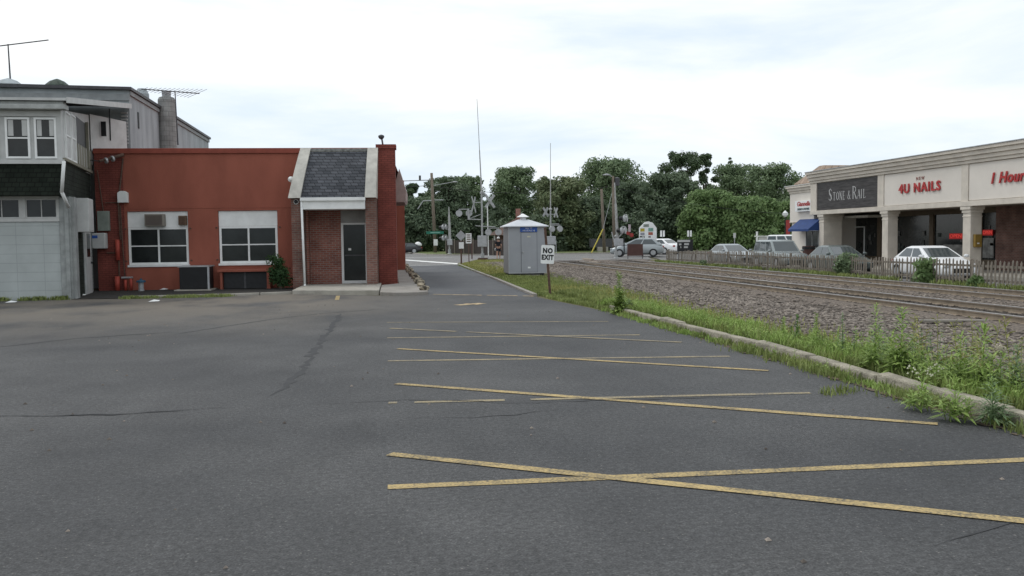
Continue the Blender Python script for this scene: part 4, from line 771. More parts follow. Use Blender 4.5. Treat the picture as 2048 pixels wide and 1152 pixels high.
# ------------------------------------------------------------------ CARS
def car(name, lab, loc, rz, L, Wd, Hh, paint, kind='sedan', group=None):
    t = thing(name, lab, 'car', loc, rz, group); h = L/2; w = Wd/2
    if kind == 'sedan':   st = [(-1,.55,.36,.72),(-.97,.86,.25,.84),(-.80,1.02,.2,.95),(-.45,1.01,.2,1),(.1,.98,.2,1),(.42,.97,.2,1),(.60,.90,.2,.98),(.85,.78,.2,.92),(.97,.66,.25,.82),(1,.5,.36,.7)]; cab = (-.78,-.46,.06,.46,.96,1.0)
    elif kind == 'suv':   st = [(-1,.62,.4,.8),(-.985,1.02,.32,.92),(-.85,1.08,.26,.98),(-.4,1.07,.25,1),(.1,1.05,.25,1),(.42,1.04,.25,1),(.55,1.0,.25,.98),(.85,.94,.25,.95),(.97,.82,.3,.88),(1,.58,.4,.8)]; cab = (-.96,-.88,.12,.42,1.02,1.0)
    else:                 st = [(-1,.55,.36,.75),(-.98,.92,.25,.88),(-.82,1.0,.2,.97),(-.4,.99,.2,1),(.1,.96,.2,1),(.45,.95,.2,1),(.66,.86,.2,.98),(.87,.74,.2,.92),(.97,.62,.25,.82),(1,.48,.36,.7)]; cab = (-.94,-.62,.05,.56,.95,1.0)
    V_ = []; F_ = []; ks = Hh/(1.72 if kind == 'suv' else 1.45)
    for x, zt, zb, ww in st:
        zt *= ks; zb *= ks; a = w*ww
        V_ += [(x*h,-a*.88,zb),(x*h,-a,zb+.10),(x*h,-a,zb+(zt-zb)*.55),(x*h,-a*.96,zt-.07),(x*h,-a*.80,zt),(x*h,0,zt+.015),(x*h,a*.80,zt),(x*h,a*.96,zt-.07),(x*h,a,zb+(zt-zb)*.55),(x*h,a,zb+.10),(x*h,a*.88,zb),(x*h,0,zb)]
    m_ = 12; n = len(st)
    for i in range(n-1):
        for j in range(m_): F_.append((i*m_+j, i*m_+(j+1)%m_, (i+1)*m_+(j+1)%m_, (i+1)*m_+j))
    F_ += [tuple(range(m_))[::-1], tuple(range((n-1)*m_, n*m_))]
    b = MB(); b.add(V_, [f[::-1] for f in F_]); body = b.build('body', paint, t, smooth=True, sub=2)
    xb0, xt0, xt1, xb1, zb_, _ = cab; zb_ = zb_*ks-.03; zt_ = Hh; wb = w*.90; wt = w*.70 if kind != 'suv' else w*.78
    B0 = [(xb0*h,-wb,zb_),(xb1*h,-wb,zb_),(xb1*h,wb,zb_),(xb0*h,wb,zb_)]; T0 = [(xt0*h,-wt,zt_-.07),(xt1*h,-wt,zt_-.07),(xt1*h,wt,zt_-.07),(xt0*h,wt,zt_-.07)]
    R1 = [(xt0*h+.22,-wt*.82,zt_),(xt1*h-.25,-wt*.82,zt_),(xt1*h-.25,wt*.82,zt_),(xt0*h+.22,wt*.82,zt_)]
    b = MB(); b.add(B0+T0+R1, [(0,1,5,4),(1,2,6,5),(2,3,7,6),(3,0,4,7),(4,5,9,8),(5,6,10,9),(6,7,11,10),(7,4,8,11),(8,9,10,11)]); b.build('roof', paint, t, bevel=.035)
    def glass(nm, q, i0, i1, j0, j1):
        a, b1, c, d = [Vector(v) for v in q]; P = lambda u, v: (a.lerp(b1, u)).lerp(d.lerp(c, u), v); nrm = (b1-a).cross(d-a).normalized()*.008
        vs = [P(i0,j0)+nrm, P(i1,j0)+nrm, P(i1,j1)+nrm, P(i0,j1)+nrm]; bb = MB(); bb.add([*vs, *[v-nrm*.6 for v in vs]], [(0,1,2,3),(0,4,5,1),(1,5,6,2),(2,6,7,3),(3,7,4,0)]); return bb.build(nm, m_carglass, t)
    glass('windshield', (B0[1],B0[2],T0[2],T0[1]), .07,.93,.12,.95); glass('rear_window', (B0[3],B0[0],T0[0],T0[3]), .08,.92,.22,.92)
    cuts = [(.10,.50),(.54,.90)] if kind != 'suv' else [(.05,.31),(.35,.61),(.65,.93)]
    for s_, q in ((-1,(B0[0],B0[1],T0[1],T0[0])), (1,(B0[2],B0[3],T0[3],T0[2]))):
        for c0, c1 in cuts:
            if s_ > 0: c0, c1 = 1-c1, 1-c0
            glass('side_window', q, c0, c1, .13, .93)
    for fx in (-.62,.63):
        for s_ in (-1,1):
            b = MB(); x = fx*h; yo = s_*(w-.02); r = .33 if kind != 'suv' else .37; b.tube((x,yo-.2*s_,r),(x,yo+.012*s_,r),r,r,20); wh = b.build('wheel', m_black, t)
            b = MB(); b.tube((x,yo+.013*s_,r),(x,yo+.022*s_,r),r*.62,r*.58,14); b.build('rim', m_galv, wh)
            
    for s_ in (-1,1):
        b = MB(); b.lathe(0,0,[(.02,-.07),(.1,-.04),(.12,.03),(.06,.08)],10); o = b.build('headlight', M('lamp_glass', (.45,.47,.48), .15) if 'lamp_glass' not in bpy.data.materials else bpy.data.materials['lamp_glass'], t, smooth=True); o.location = (h*.955, s_*w*.66, .62*ks); o.scale = (.7,1.5,.9)
        b = MB(); b.box(-.03,.06,-.12,.12,-.07,.07); o = b.build('taillight', m_redsign, t, bevel=.02); o.location = (-h*.985, s_*w*.62, .78*ks)
        b = MB(); b.lathe(0,0,[(.02,-.07),(.09,-.05),(.10,.03),(.04,.07)],10); o = b.build('wing_mirror', paint, t, smooth=True); o.location = (cab[3]*h-.18, s_*(w+.08), zb_+.10); o.scale = (.7,1.2,1)
    b = MB(); b.box(h*.985,h*1.0,-.42*w,.42*w,.36*ks,.55*ks); b.build('grille', m_black, t, bevel=.01)
    b = MB(); b.box(-h*1.0,-h*.99,-.16,.16,.55*ks,.66*ks); b.build('number_plate', m_offwhite, t)
    return t
def paint(n, c, metal=.4, r=.25): return M(n, c, r, .02, 2, metal=metal, spec=.6)
p_white = paint('car_white', (.78,.79,.80), 0, .3); p_grey = paint('car_greygreen', (.13,.155,.15)); p_silver = paint('car_silver', (.33,.36,.37)); p_suv = paint('suv_grey', (.27,.30,.30)); p_black = paint('car_black', (.012,.013,.016), .1)
GR = 'cars parked in the shop lot'
car('parked_car', 'white sedan parked in front of the brick shop front behind the fence', (24.1,35.9,-.385), -PI/2-.10, 4.75, 1.82, 1.46, p_white, 'sedan', GR)
car('parked_car', 'grey green sedan parked before the dark sign shop behind a bush', (24.1,43.9,-.385), -PI/2-.06, 4.75, 1.80, 1.44, p_grey, 'sedan', GR)
car('parked_car', 'boxy grey estate vehicle with roof rails parked left of the cream wing', (24.2,50.9,-.385), -PI/2-.04, 4.7, 1.84, 1.72, p_suv, 'suv', GR)
car('parked_car', 'silver green sedan farthest along the picket fence, in front of the pale trees', (24.2,58.4,-.385), -PI/2+.05, 4.7, 1.80, 1.44, p_silver, 'sedan', GR)
x, y = G(1274,513.5); car('parked_car', 'silver hatchback standing on the street behind the crossing gate', (x,y,0), PI-.35, 4.3, 1.75, 1.5, p_silver, 'hatch')
x, y = G(1303,509); car('parked_car', 'white car half hidden under the tall shop directory sign', (x+.6,y,0), PI/2+.6, 4.5, 1.78, 1.42, p_white, 'sedan')
car('parked_car', 'white high vehicle showing only its roof left of the cream wing', (37.6,76.5,-.12), -PI/2+.9, 4.9, 1.9, 1.75, p_white, 'suv')
x, y = G(811,507.5); bc = car('parked_car', 'black coupe on the far street past the corner of the red building', (x-.3,y,0), PI-.12, 4.4, 1.75, 1.22, p_black, 'hatch')
b = MB(); b.lathe(0,0,[(.03,0),(.42,.02),(.40,.12),(.30,.25),(.12,.34),(.02,.36)],10); o = b.build('white_bundle', m_white, smooth=True); o.location = (x+1.45,y-.3,.98); o.rotation_euler = (.2,.3,0); tag(o, 'rounded white bundle on the tail of the black coupe', 'bundle')
# ------------------------------------------------------------------ EQUIPMENT HUT
hx, hy = 6.31, 37.5
hut = thing('equipment_hut', 'silver sheet metal railway equipment hut with a shallow pyramid roof and blue sign', 'hut', (hx,hy,.02), 0)
b = MB(); b.box(-.62,.98,0,1.5,.12,2.08); b.build('wall', m_silver, hut, bevel=.012)
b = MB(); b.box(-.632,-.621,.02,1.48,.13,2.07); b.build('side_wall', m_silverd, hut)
b = MB(); b.box(-.64,-.605,-.012,.02,.12,2.08); b.box(.96,.99,-.012,.02,.12,2.08); b.box(-.62,.96,-.014,-.001,.12,.16); b.build('corner_trim', m_galv, hut)
rf = [(-.76,-.14),(1.08,-.14),(1.08,1.62),(-.76,1.62)]
b = MB(); b.add([(x,y,2.08) for x,y in rf]+[(x,y,2.12) for x,y in rf]+[(-.08,.5,2.40),(.32,.5,2.40),(.32,.95,2.40),(-.08,.95,2.40)], [(3,2,1,0),(0,1,5,4),(1,2,6,5),(2,3,7,6),(3,0,4,7),(4,5,9,8),(5,6,10,9),(6,7,11,10),(7,4,8,11),(8,9,10,11)]); r = b.build('roof', M('white_metal_roof', (.55,.57,.60), .4, .05, metal=.1), hut)
b = MB(); b.lathe(.12,.72,[(.13,2.40),(.13,2.50),(.28,2.51),(.05,2.64),(.01,2.66)],14); b.build('vent_cap', m_white, r)
d = MB(); d.box(-.09,.58,-.018,-.002,.18,1.84); d = d.build('door', m_silver, hut, bevel=.004)
b = MB(); b.box(-.10,-.09,-.016,-.001,.17,1.86); b.box(.58,.59,-.016,-.001,.17,1.86); b.box(-.10,.59,-.016,-.001,1.845,1.858); b.build('door_gap', m_dgrey, hut)
b = MB(); b.tube((-.02,-.018,1.02),(-.02,-.07,1.02),.035); b.build('knob', m_galv, d); b = MB(); b.box(.17,.31,-.024,-.018,1.64,1.70); b.build('notice', M('cream_plate', (.55,.53,.42)), d); b = MB(); b.box(.18,.30,-.024,-.018,.33,.40); b.build('door_louvre', m_white, d)
b = MB(); b.box(-.13,.60,-.03,-.015,1.87,2.075); bs = b.build('name_plate', m_bluesign, hut)
text('sign_lettering', 'HILL TA', .085, m_white, bs, (.235,-.034,2.02), ext=.002); text('sign_lettering', 'HILLSDALE NJ', .085, m_white, bs, (.235,-.034,1.925), ext=.002)
b = MB(); b.box(-.55,.9,.05,1.4,-.05,.115); b.build('plinth', m_black, hut); b = MB(); b.box(-.3,.7,-.05,.3,-.05,.05); b.build('foundation', m_concrete, hut)
# ------------------------------------------------------------------ NO EXIT SIGN
ne = thing('no_exit_sign', 'white NO EXIT sign tilted on a rusty channel post in the grass', 'sign', (5.01,25.2,0), math.radians(-8))
b = MB(); 
for a_ in ((-.035,.035,0,.006),(-.035,-.029,.006,.03),(.029,.035,.006,.03)):
    b.hexa([(a_[0],a_[2],-.1),(a_[1],a_[2],-.1),(a_[1],a_[3],-.1),(a_[0],a_[3],-.1)], [(a_[0]-.135,a_[2],1.93),(a_[1]-.135,a_[2],1.93),(a_[1]-.135,a_[3],1.93),(a_[0]-.135,a_[3],1.93)])
b.build('post', m_rust, ne)
pl = bpy.data.objects.new('plate_group', None)
b = MB(); r_ = .04; pts = []
for cx0, cz0, a0 in ((.19-r_,.265-r_,0),(-.19+r_,.265-r_,90),(-.19+r_,-.265+r_,180),(.19-r_,-.265+r_,270)):
    for k in range(5): a = math.radians(a0+k*22.5); pts.append((cx0+r_*math.cos(a), cz0+r_*math.sin(a)))
b.extr_y(pts, -.012, -.008); pl = b.build('sign_plate', m_white, ne); pl.location = (-.07,0,1.16); pl.rotation_euler = (0,math.radians(3.0),0)
text('sign_lettering', 'NO', .19, m_black, pl, (0,-.0145,.10), ext=.0015, bold=.011, sx=.88, space=1.15); text('sign_lettering', 'EXIT', .19, m_black, pl, (0,-.0145,-.09), ext=.0015, bold=.011, sx=.80, space=1.12)
# ------------------------------------------------------------------ CROSSING SIGNALS
m_alu = M('aluminium_mast', (.36,.37,.37), .5, .12, 6, metal=.3)
m_buck = M('weathered_white_sign', (.36,.37,.37), .6, .15, 4)
def crossbuck(t, c, ang, s=.62, mt=None):
    b = MB()
    for sg_ in (-1, 1):
        d = Vector((math.cos(ang)*s*.6, math.sin(ang)*s*.6, s*.8*sg_)); n_ = Vector((d.z*math.cos(ang), d.z*math.sin(ang), -Vector((d.x,d.y)).length*1)).normalized()*.10
        o_ = Vector((-math.sin(ang), math.cos(ang), 0))*.012*sg_; p = Vector(c); tk = Vector((-math.sin(ang), math.cos(ang), 0))*.01
        q = [p-d-n_+o_, p-d+n_+o_, p+d+n_+o_, p+d-n_+o_]; b.hexa([v-tk for v in q], [v+tk for v in q])
    b.build('crossbuck', mt or m_buck, t)
def lamp_pair(t, c, ang, mt=m_black, one=None):
    ux = Vector((math.cos(ang), math.sin(ang), 0)); nx = Vector((-ux.y, ux.x, 0)); c = Vector(c)
    for s_ in (-1, 1):
        p = c+ux*.38*s_; b = MB(); b.tube(p-nx*.05, p+nx*.06, .25, .25, 16); l = b.build('signal_lamp', m_galv, t)
        b = MB(); b.tube(p+nx*.061, p+nx*.40, .17, .14, 12); b.build('lamp_hood', one or mt, l)
    b = MB(); b.tube(c-ux*.4+Vector((0,0,.30)), c+ux*.4+Vector((0,0,.30)), .03); b.build('lamp_bracket', m_alu, t)
def signal(lab, base, mast, arm, bucks, lamps, box, extra=None, grp='railway crossing signals'):
    t = thing('crossing_signal', lab, 'crossing signal', base, math.radians(-8), grp)
    b = MB(); b.tube((0,0,0),(0,0,mast),.075,.065,10); b.lathe(0,0,[(.24,0),(.24,.05),(.14,.10),(.14,.5)],10); b.lathe(0,0,[(.09,mast),(.13,mast),(.13,mast+.12),(.05,mast+.18)],10); b.build('mast', m_alu, t, smooth=False)
    if arm:
        a = Vector(arm[0]); c = Vector(arm[1]); k = a.lerp(c, arm[4] if len(arm) > 4 else .45); b = MB(); b.tube(a,k,arm[2],arm[2]*.7,8); b.tube(k,c,arm[2]*.55,arm[3],6); b.build('gate_arm', M('grey_white_arm', (.36,.36,.35), .5) if 'grey_white_arm' not in bpy.data.materials else bpy.data.materials['grey_white_arm'], t)
    for q in bucks: crossbuck(t, *q)
    for q in lamps: lamp_pair(t, *q)
    for bb in box:
        b = MB(); b.box(*bb); b.build('mechanism_box', m_galv, t, bevel=.03)
    if extra: extra(t)
    return t
def ex1(t):
    b = MB(); b.tube((.45,.1,.3),(.42,.05,4.1),.045,.04,8); b.build('side_arm', m_white, t)
    b = MB(); b.tube((.05,0,5.15),(.30,0,4.9),.13,.07,8); b.tube((.3,0,4.9),(.55,0,4.45),.07,.05,8); b.build('counterweight_bracket', m_alu, t)
    b = MB(); b.tube((0,0,3.05),(-1.05,-.1,3.1),.04); b.tube((-.1,0,3.45),(-1.0,-.1,3.12),.025); b.tube((-.98,-.1,3.05),(-1.02,-.1,3.9),.09,.07,8); b.build('bracket_arm', m_alu, t)
    b = MB(); b.tube((0,0,2.55),(1.0,0,2.5),.035); b.tube((0,0,2.55),(-.5,0,2.6),.03); b.tube((-.6,0,4.35),(0,0,4.35),.03); b.build('cross_arm', m_alu, t)
    b = MB(); b.box(-.35,.4,-.35,.35,0,.16); b.build('footing', m_rust, t)
g1 = signal('nearest railway crossing signal left of the hut with a very tall raised thin arm', (8.27,67.86,-.0), 5.0, ((0,0,5.15),(-.25,0,12.1),.055,.022), [((.62,.1,4.45),.35,.60),((-.62,.1,4.2),1.25,.72)], [((-1.35,-.05,3.55),.1),((.85,0,2.1),0)], [(-.35,.35,-.32,-.02,1.0,1.85)], ex1)
def ex2(t):
    b = MB(); b.tube((-.45,0,.5),(-.42,0,2.2),.05); b.tube((-.55,0,3.55),(.5,0,3.55),.025); b.tube((-.1,0,2.75),(.7,0,2.75),.03); b.box(-.46,-.40,.0,.05,.2,1.4); b.box(.40,.46,.0,.05,.2,1.4); b.build('frame', m_galv, t)
g2 = signal('middle railway crossing signal behind the NO EXIT sign with a tall thin raised arm', (14.63,73.2,0), 3.9, ((0,0,3.9),(.05,0,9.4),.05,.02), [((-.4,.1,3.75),.7,.45),((.45,.1,3.7),1.0,.48)], [((.45,0,2.35),.5)], [(-.35,.40,-.3,.0,1.05,1.75)], ex2)
def ex3(t):
    b = MB(); b.box(.58,.66,0,.03,.3,1.7); b.build('counterweight', m_black, t)
    b = MB(); b.box(.95,1.13,.05,.08,2.0,2.55); b.build('warning_plate', M('pink_plate', (.50,.42,.45)), t)
    b = MB(); b.tube((1.2,.1,1.75),(1.2,.25,1.75),.16,.14,10); b.tube((.95,.1,1.9),(.95,.25,1.9),.15,.14,10); b.build('red_lamp', m_redsign, t)
    b = MB(); b.tube((.2,0,1.6),(.5,0,1.9),.05); b.tube((-.12,0,1.2),(-.3,.1,2.0),.05); b.build('bracket_arm', m_alu, t)
g3 = signal('railway crossing signal with a thick white raised arm and red lamps beside the hatchback', (18.17,65.9,0), 1.6, ((.12,0,1.5),(-.08,0,5.7),.12,.05,.62), [], [((.6,.1,2.1),1.1),((.75,.1,3.0),1.2)], [(-.15,.52,-.3,.05,.95,1.5)], ex3)
g4 = signal('farthest railway crossing signal across the street beneath the utility pole', (7.7,90.5,.1), 2.4, ((.05,0,1.4),(.0,0,4.75),.14,.04,.75), [], [((-.45,0,1.6),1.2),((-.45,0,2.7),1.2)], [(-.2,.3,-.3,0,.9,1.5)])
# ------------------------------------------------------------------ UTILITY POLES, WIRES
def pole(lab, base, top, r, extra=None):
    t = thing('utility_pole', lab, 'utility pole', base, 0, 'wooden utility poles'); b = MB(); b.tube((0,0,-.2), Vector(top)-Vector(base), r, r*.72, 10); b.build('shaft', m_pole, t, smooth=True)
    if extra: extra(t)
    return t
def pa(t):
    b = MB(); b.tube((-3.4,0,8.15),(-.3,0,8.25),.05); b.tube((-.3,0,5.95),(-1.3,0,5.9),.06); b.tube((-1.3,0,5.9),(-1.9,0,5.0),.05); b.tube((0,0,6.0),(1.0,0,6.0),.05); b.build('cross_arm', m_galv, t)
    b = MB(); b.tube((-1.6,0,8.2),(-1.6,0,8.75),.12); b.build('insulator', m_dgrey, t)
    b = MB(); b.box(-1.0,.95,-.2,-.15,2.2,2.5); ss = b.build('street_sign', m_green, t); b = MB(); b.box(-.55,.55,-.215,-.201,2.3,2.4); b.build('street_sign_lettering', M('pale_teal', (.22,.42,.36)), ss)
    b = MB(); b.box(-.2,.25,-.2,-.16,.9,1.6); b.build('notice', m_white, t)
    b = MB(); b.lathe(0,0,[(.02,-.1),(.3,-.05),(.36,.02),(.1,.1)],10); o = b.build('street_lamp_head', m_galv, t, smooth=True); o.location = (2.3,0,8.0); b = MB(); b.tube((-.3,0,7.6),(2.1,0,8.0),.035); b.build('lamp_arm', m_galv, t)
base = (*G(871,507),0); top = atY(863,346,base[1]); pole('leaning grey utility pole with a green street sign at the street corner', base, top, .21, pa)
base = (*G(1209,506.5),.1); pole('brown utility pole with a yellow guy guard among the dark trees', base, atY(1203,378,base[1]), .17)
base = (*G(1228,507),.1); top = atY(1226,352,base[1])
def pb(t):
    h = top[2]-.1; b = MB(); b.lathe(.35,0,[(.04,h-1.0),(.24,h-.95),(.26,h-.2),(.05,h-.1)],12); b.build('transformer', m_dgrey, t)
    b = MB(); b.lathe(0,0,[(.02,-.1),(.35,-.05),(.42,.02),(.1,.12)],10); o = b.build('street_lamp_head', m_galv, t, smooth=True); o.location = (-.7,0,h+.1); b = MB(); b.tube((0,0,h-.1),(-.6,0,h+.1),.04); b.build('lamp_arm', m_galv, t)
pole('brown utility pole with transformer and lamp behind the white gate arm', base, top, .16, pb)
gx, gy = G(1183,507.5); g = thing('guy_wire', 'yellow plastic guy wire guard slanting down to the grass', 'guy wire', (gx,gy,.1)); q = Vector(atY(1206,458,gy))-Vector((gx,gy,.1)); q2 = Vector(atY(1229,366,gy+1))-Vector((gx,gy,.1))
b = MB(); b.tube((0,0,0), q, .06,.06,8); b.build('guard', m_yellow, g); b = MB(); b.tube(q, q2, .02); b.build('cable', m_galv, g)
P0 = Vector(atY(867,370,107)); 
wire('power_line', 'upper thin power line from the leaning pole toward the red building', [P0, atY(700,372,100)], .03, .2)
wire('power_line', 'power line strung across the trees from the leaning pole', [atY(866,372,107), atY(1228,372,93)], .02, .8)
wire('power_line', 'faint wire across the pale trees toward the shops', [atY(1229,375,93), atY(1700,430,80)], .018, .8)
# ------------------------------------------------------------------ SIGNS AND SMALL STREET THINGS
def post_sign(name, lab, base, h, cat='sign', r=.04, mt=m_rust):
    t = thing(name, lab, cat, base, math.radians(-8)); b = MB(); b.tube((0,0,0),(0,0,h),r,r,8); b.build('post', mt, t); return t
t = post_sign('diamond_sign', 'back of a grey diamond warning sign on a dark post at the driveway end', (5.48,55.9,0), 2.15, r=.05)
b = MB(); b.extr_y([(0,1.5),(.33,1.83),(0,2.16),(-.33,1.83)], -.072, -.065); b.build('diamond_plate', m_galv, t); b = MB(); b.box(-.13,.17,-.075,-.065,1.02,1.42); b.build('small_plate', m_white, t)
t = post_sign('parking_sign', 'narrow white notice sign with faded dark writing behind the diamond sign', (*G(938,527),0), 1.9, r=.03)
b = MB(); b.box(-.19,.19,-.06,-.05,1.32,1.98); sp = b.build('plate', m_white, t); b = MB()
for i in range(4): b.box(-.13,.13,-.065,-.0605,1.42+.14*i,1.49+.14*i)
b.build('lettering', m_rust, sp)
t = post_sign('marker_post', 'thin red brown marker post beside the white notice sign', (*G(944,518),0), 1.3, 'post', .05, m_brown)
for px, Yd, lab in ((1325,78,'left pair of white parking notices above the picket fence'),(1379,78,'right pair of white parking notices above the picket fence')):
    x, y, z = atY(px,500,Yd); t = thing('parking_notice', lab, 'sign', (x,y,0), -.3, 'paired parking notices'); zt = atY(px,461,Yd)[2]; b = MB(); b.tube((0,0,0),(0,0,zt),.03); b.build('post', m_dgrey, t)
    b = MB(); b.box(-.2,-.04,-.05,-.035,zt-.55,zt); b.build('plate', m_white, t); b = MB(); b.box(.04,.2,-.05,-.035,zt-.55,zt); b.build('plate', m_white, t)
x, y, z = atY(1469,500,80); t = thing('traffic_notice', 'small pale notice on a post above the silver green sedan', 'sign', (x,y,0), -.3); zt = atY(1469,466,80)[2]; b = MB(); b.tube((0,0,0),(0,0,zt),.035); b.build('post', m_galv, t); b = MB(); b.box(-.12,.12,-.05,-.035,zt-.45,zt); b.build('plate', m_offwhite, t)
# shop directory sign
bx, by, _ = atY(1296,505,72); z0 = atY(1296,491,72)[2]; z1 = atY(1296,456,72)[2]; zt = atY(1297,443,72)[2]; wq = 1.42
t = thing('directory_sign', 'tall white shop directory sign with an arched top and coloured panels', 'sign', (bx,by,0), math.radians(-14))
b = MB(); b.box(-.5,-.38,0,.2,0,z0); b.box(.4,.52,0,.2,0,z0); b.build('post', m_dgrey, t)
b = MB(); w_ = wq/2; b.extr_y([(-w_,z0),(w_,z0),(w_,z1),(w_*.55,zt-.12),(0.05,zt),(-w_*.35,zt-.05),(-w_,z1)], -.12, .45); fr_ = b.build('sign_box', m_white, t, bevel=.02)
H_ = z1-z0
def pnl(x0, x1, f0, f1, c, nm='tenant_panel'):
    b = MB(); b.box(-w_+wq*x0,-w_+wq*x1,-.135,-.121,z0+H_*f0,z0+H_*f1); return b.build(nm, M('panel_'+nm, c, .6, .25, 9), fr_)
pnl(.06,.30,.80,.98,(.42,.33,.03)); pnl(.06,.30,.60,.74,(.28,.28,.32)); pnl(.03,.30,.22,.55,(.03,.04,.035)); pnl(.06,.30,.02,.19,(.34,.22,.13)); pnl(.36,.48,.22,.36,(.05,.06,.08)); pnl(.52,.80,.80,1.0,(.18,.34,.28)); pnl(.52,.78,.60,.76,(.38,.12,.08)); pnl(.52,.66,.46,.53,(.09,.05,.07)); pnl(.50,.82,.04,.36,(.60,.61,.62)); pnl(.24,.55,1.06,1.22,(.20,.23,.20))
b = MB()
for x0,x1,f in ((.06,.14,.40),(.16,.27,.45),(.06,.12,.28),(.15,.20,.33),(.21,.26,.27)): b.box(-w_+wq*x0,-w_+wq*x1,-.14,-.136,z0+H_*f,z0+H_*(f+.07))
b.build('panel_lettering', m_white, fr_)
# dark price board on the fence
x, y, z = atX(1366,500,21.6); t = thing('dark_notice_board', 'dark board with white writing standing behind the picket fence', 'sign', (21.75,y,-.2), math.radians(-20)); zb = atX(1366,497,21.6)[2]+.2; zt = atX(1366,479,21.6)[2]+.2
b = MB(); b.box(-.55,.55,0,.05,zb-.2,zt); p_ = b.build('board', m_black, t); b = MB(); b.box(-.5,-.45,.05,.1,-.2,zb); b.box(.45,.5,.05,.1,-.2,zb); b.build('post', m_dgrey, t)
b = MB(); b.box(-.52,.35,-.012,-.001,zt-.18,zt-.03); b.box(-.42,-.25,-.012,-.001,zt-.40,zt-.28); b.box(-.05,.27,-.012,-.001,zt-.40,zt-.26); b.box(-.32,-.26,-.012,-.001,zt-.60,zt-.48); b.box(-.08,.2,-.012,-.001,zt-.60,zt-.48); b.build('writing', m_offwhite, p_)
x, y = G(1271,517.5); t = thing('brown_panel', 'reddish brown board on two thin legs at the end of the picket fence', 'board', (x,y,0), math.radians(-10)); b = MB(); b.box(-.6,.55,0,.04,.22,1.08); b.build('board', m_brown, t); b = MB(); b.box(-.58,-.53,.04,.08,0,1.05); b.box(.5,.55,.04,.08,0,1.05); b.build('leg', m_dgrey, t)
x, y = G(1215,505); t = thing('dark_enclosure', 'low dark screen and pale boxes by the street under the poles', 'screen', (x,y,.1)); b = MB(); b.box(-1.8,1.2,0,.6,.45,1.35); b.build('screen', m_dgrey, t); b = MB(); b.box(-1.1,-.4,-.3,.2,-.0,.5); b.box(-.2,0,-.3,.1,0,.5); b.build('crate', m_concrete, t)
# street lamp with a red banner
x, y, z = atY(1570,500,84); zt = atY(1568,424,84)[2]; t = thing('street_lamp', 'black street lamp with a globe head and red banner near the cream wing', 'street lamp', (x,y,0)); b = MB(); b.tube((0,0,0),(0,0,zt-.5),.07,.05); b.build('post', m_black, t); b = MB(); b.lathe(0,0,[(.1,zt-.5),(.28,zt-.3),(.3,zt-.15),(.12,zt+.05),(.02,zt+.15)],12); b.build('lamp_globe', m_white, t, smooth=True)
b = MB(); b.box(.1,.52,0,.03,zt-2.3,zt-.8); b.build('banner', m_redsign, t); b = MB(); b.tube((0,0,zt-.74),(.55,0,zt-.74),.02); b.build('banner_rod', m_black, t)
x, y, z = atX(1514,500,30); zt = atX(1514,468,30)[2]; t = thing('sale_post', 'white wooden post with a small hanging board behind the boxy estate vehicle', 'sign', (x,y,0)); b = MB(); b.box(-.06,.06,-.06,.06,0,zt+.2); b.box(-.2,.9,-.04,.04,zt-.22,zt-.14); b.build('post', m_white, t); b = MB(); b.box(.15,.85,-.02,.02,zt-.75,zt-.25); b.build('board', m_offwhite, t)
x, y, z = atX(1617,505,27.1); t = thing('litter_bin', 'dark bin at the corner of the cream wing', 'bin', (27.1,y,-.24)); zt = atX(1617,492,27.1)[2]+.24; b = MB(); b.lathe(0,0,[(.33,0),(.36,zt*.8),(.38,zt*.82),(.38,zt),(.3,zt)],12); b.build('bin_body', m_brown, t); b = MB(); b.lathe(0,0,[(.39,zt*.83),(.39,zt*.97)],12); b.build('bin_band', m_black, t)
# board fence across the street
A = Vector((*G(893,509),0)); B = Vector((*G(1008,511),0)); d = B-A; t = thing('board_fence', 'dark brown vertical board fence across the street behind the signals', 'fence', tuple(A), math.atan2(d.y,d.x)); Ln = d.length
ns = 6
for k in range(ns):
    b = MB(); q = Ln/ns*k
    while q < Ln/ns*(k+1)-.05: b.box(q,q+.13,-.02+R_.uniform(0,.01),.02,0,1.45+R_.uniform(-.03,.03)); q += .145
    b.build('board_panel', m_fwood, t); b = MB(); b.box(Ln/ns*k-.05,Ln/ns*k+.05,-.08,-.021,0,1.62); b.build('post', m_wood, t)
b = MB(); b.box(0,Ln,.021,.06,1.38,1.46); b.build('top_rail', m_wood, t)
# small house behind
x, y = G(1012,500.5); y = min(y, 118); x, y, _ = atY(1016,500,93); t = thing('bungalow', 'small house with a brown hipped roof and brick chimney behind the silver hut', 'house', (x,y,0), math.radians(-8))
b = MB(); b.box(-1.3,2.9,0,6,0,2.0); b.build('wall', m_brick2, t); b = MB(); b.box(-1.45,-1.32,-.9,-.78,0,1.95); b.build('porch_post', m_offwhite, t)
b = MB(); rr = [(-2.1,-1.1,1.95),(3.5,-1.1,1.95),(3.5,6.6,1.95),(-2.1,6.6,1.95),(.9,2.8,3.75),(1.6,2.8,3.75)]; b.add(rr, [(3,2,1,0),(0,1,5,4),(1,2,5),(2,3,4,5),(3,0,4)]); rf_ = b.build('roof', brickmat('brown_roof_shingle', (.15,.10,.08), (.12,.08,.065), (.06,.045,.04), .3, .14, .01), t)
b = MB(); b.box(.9,1.4,2.0,2.6,2.9,4.75); b.build('chimney', m_brick, rf_)
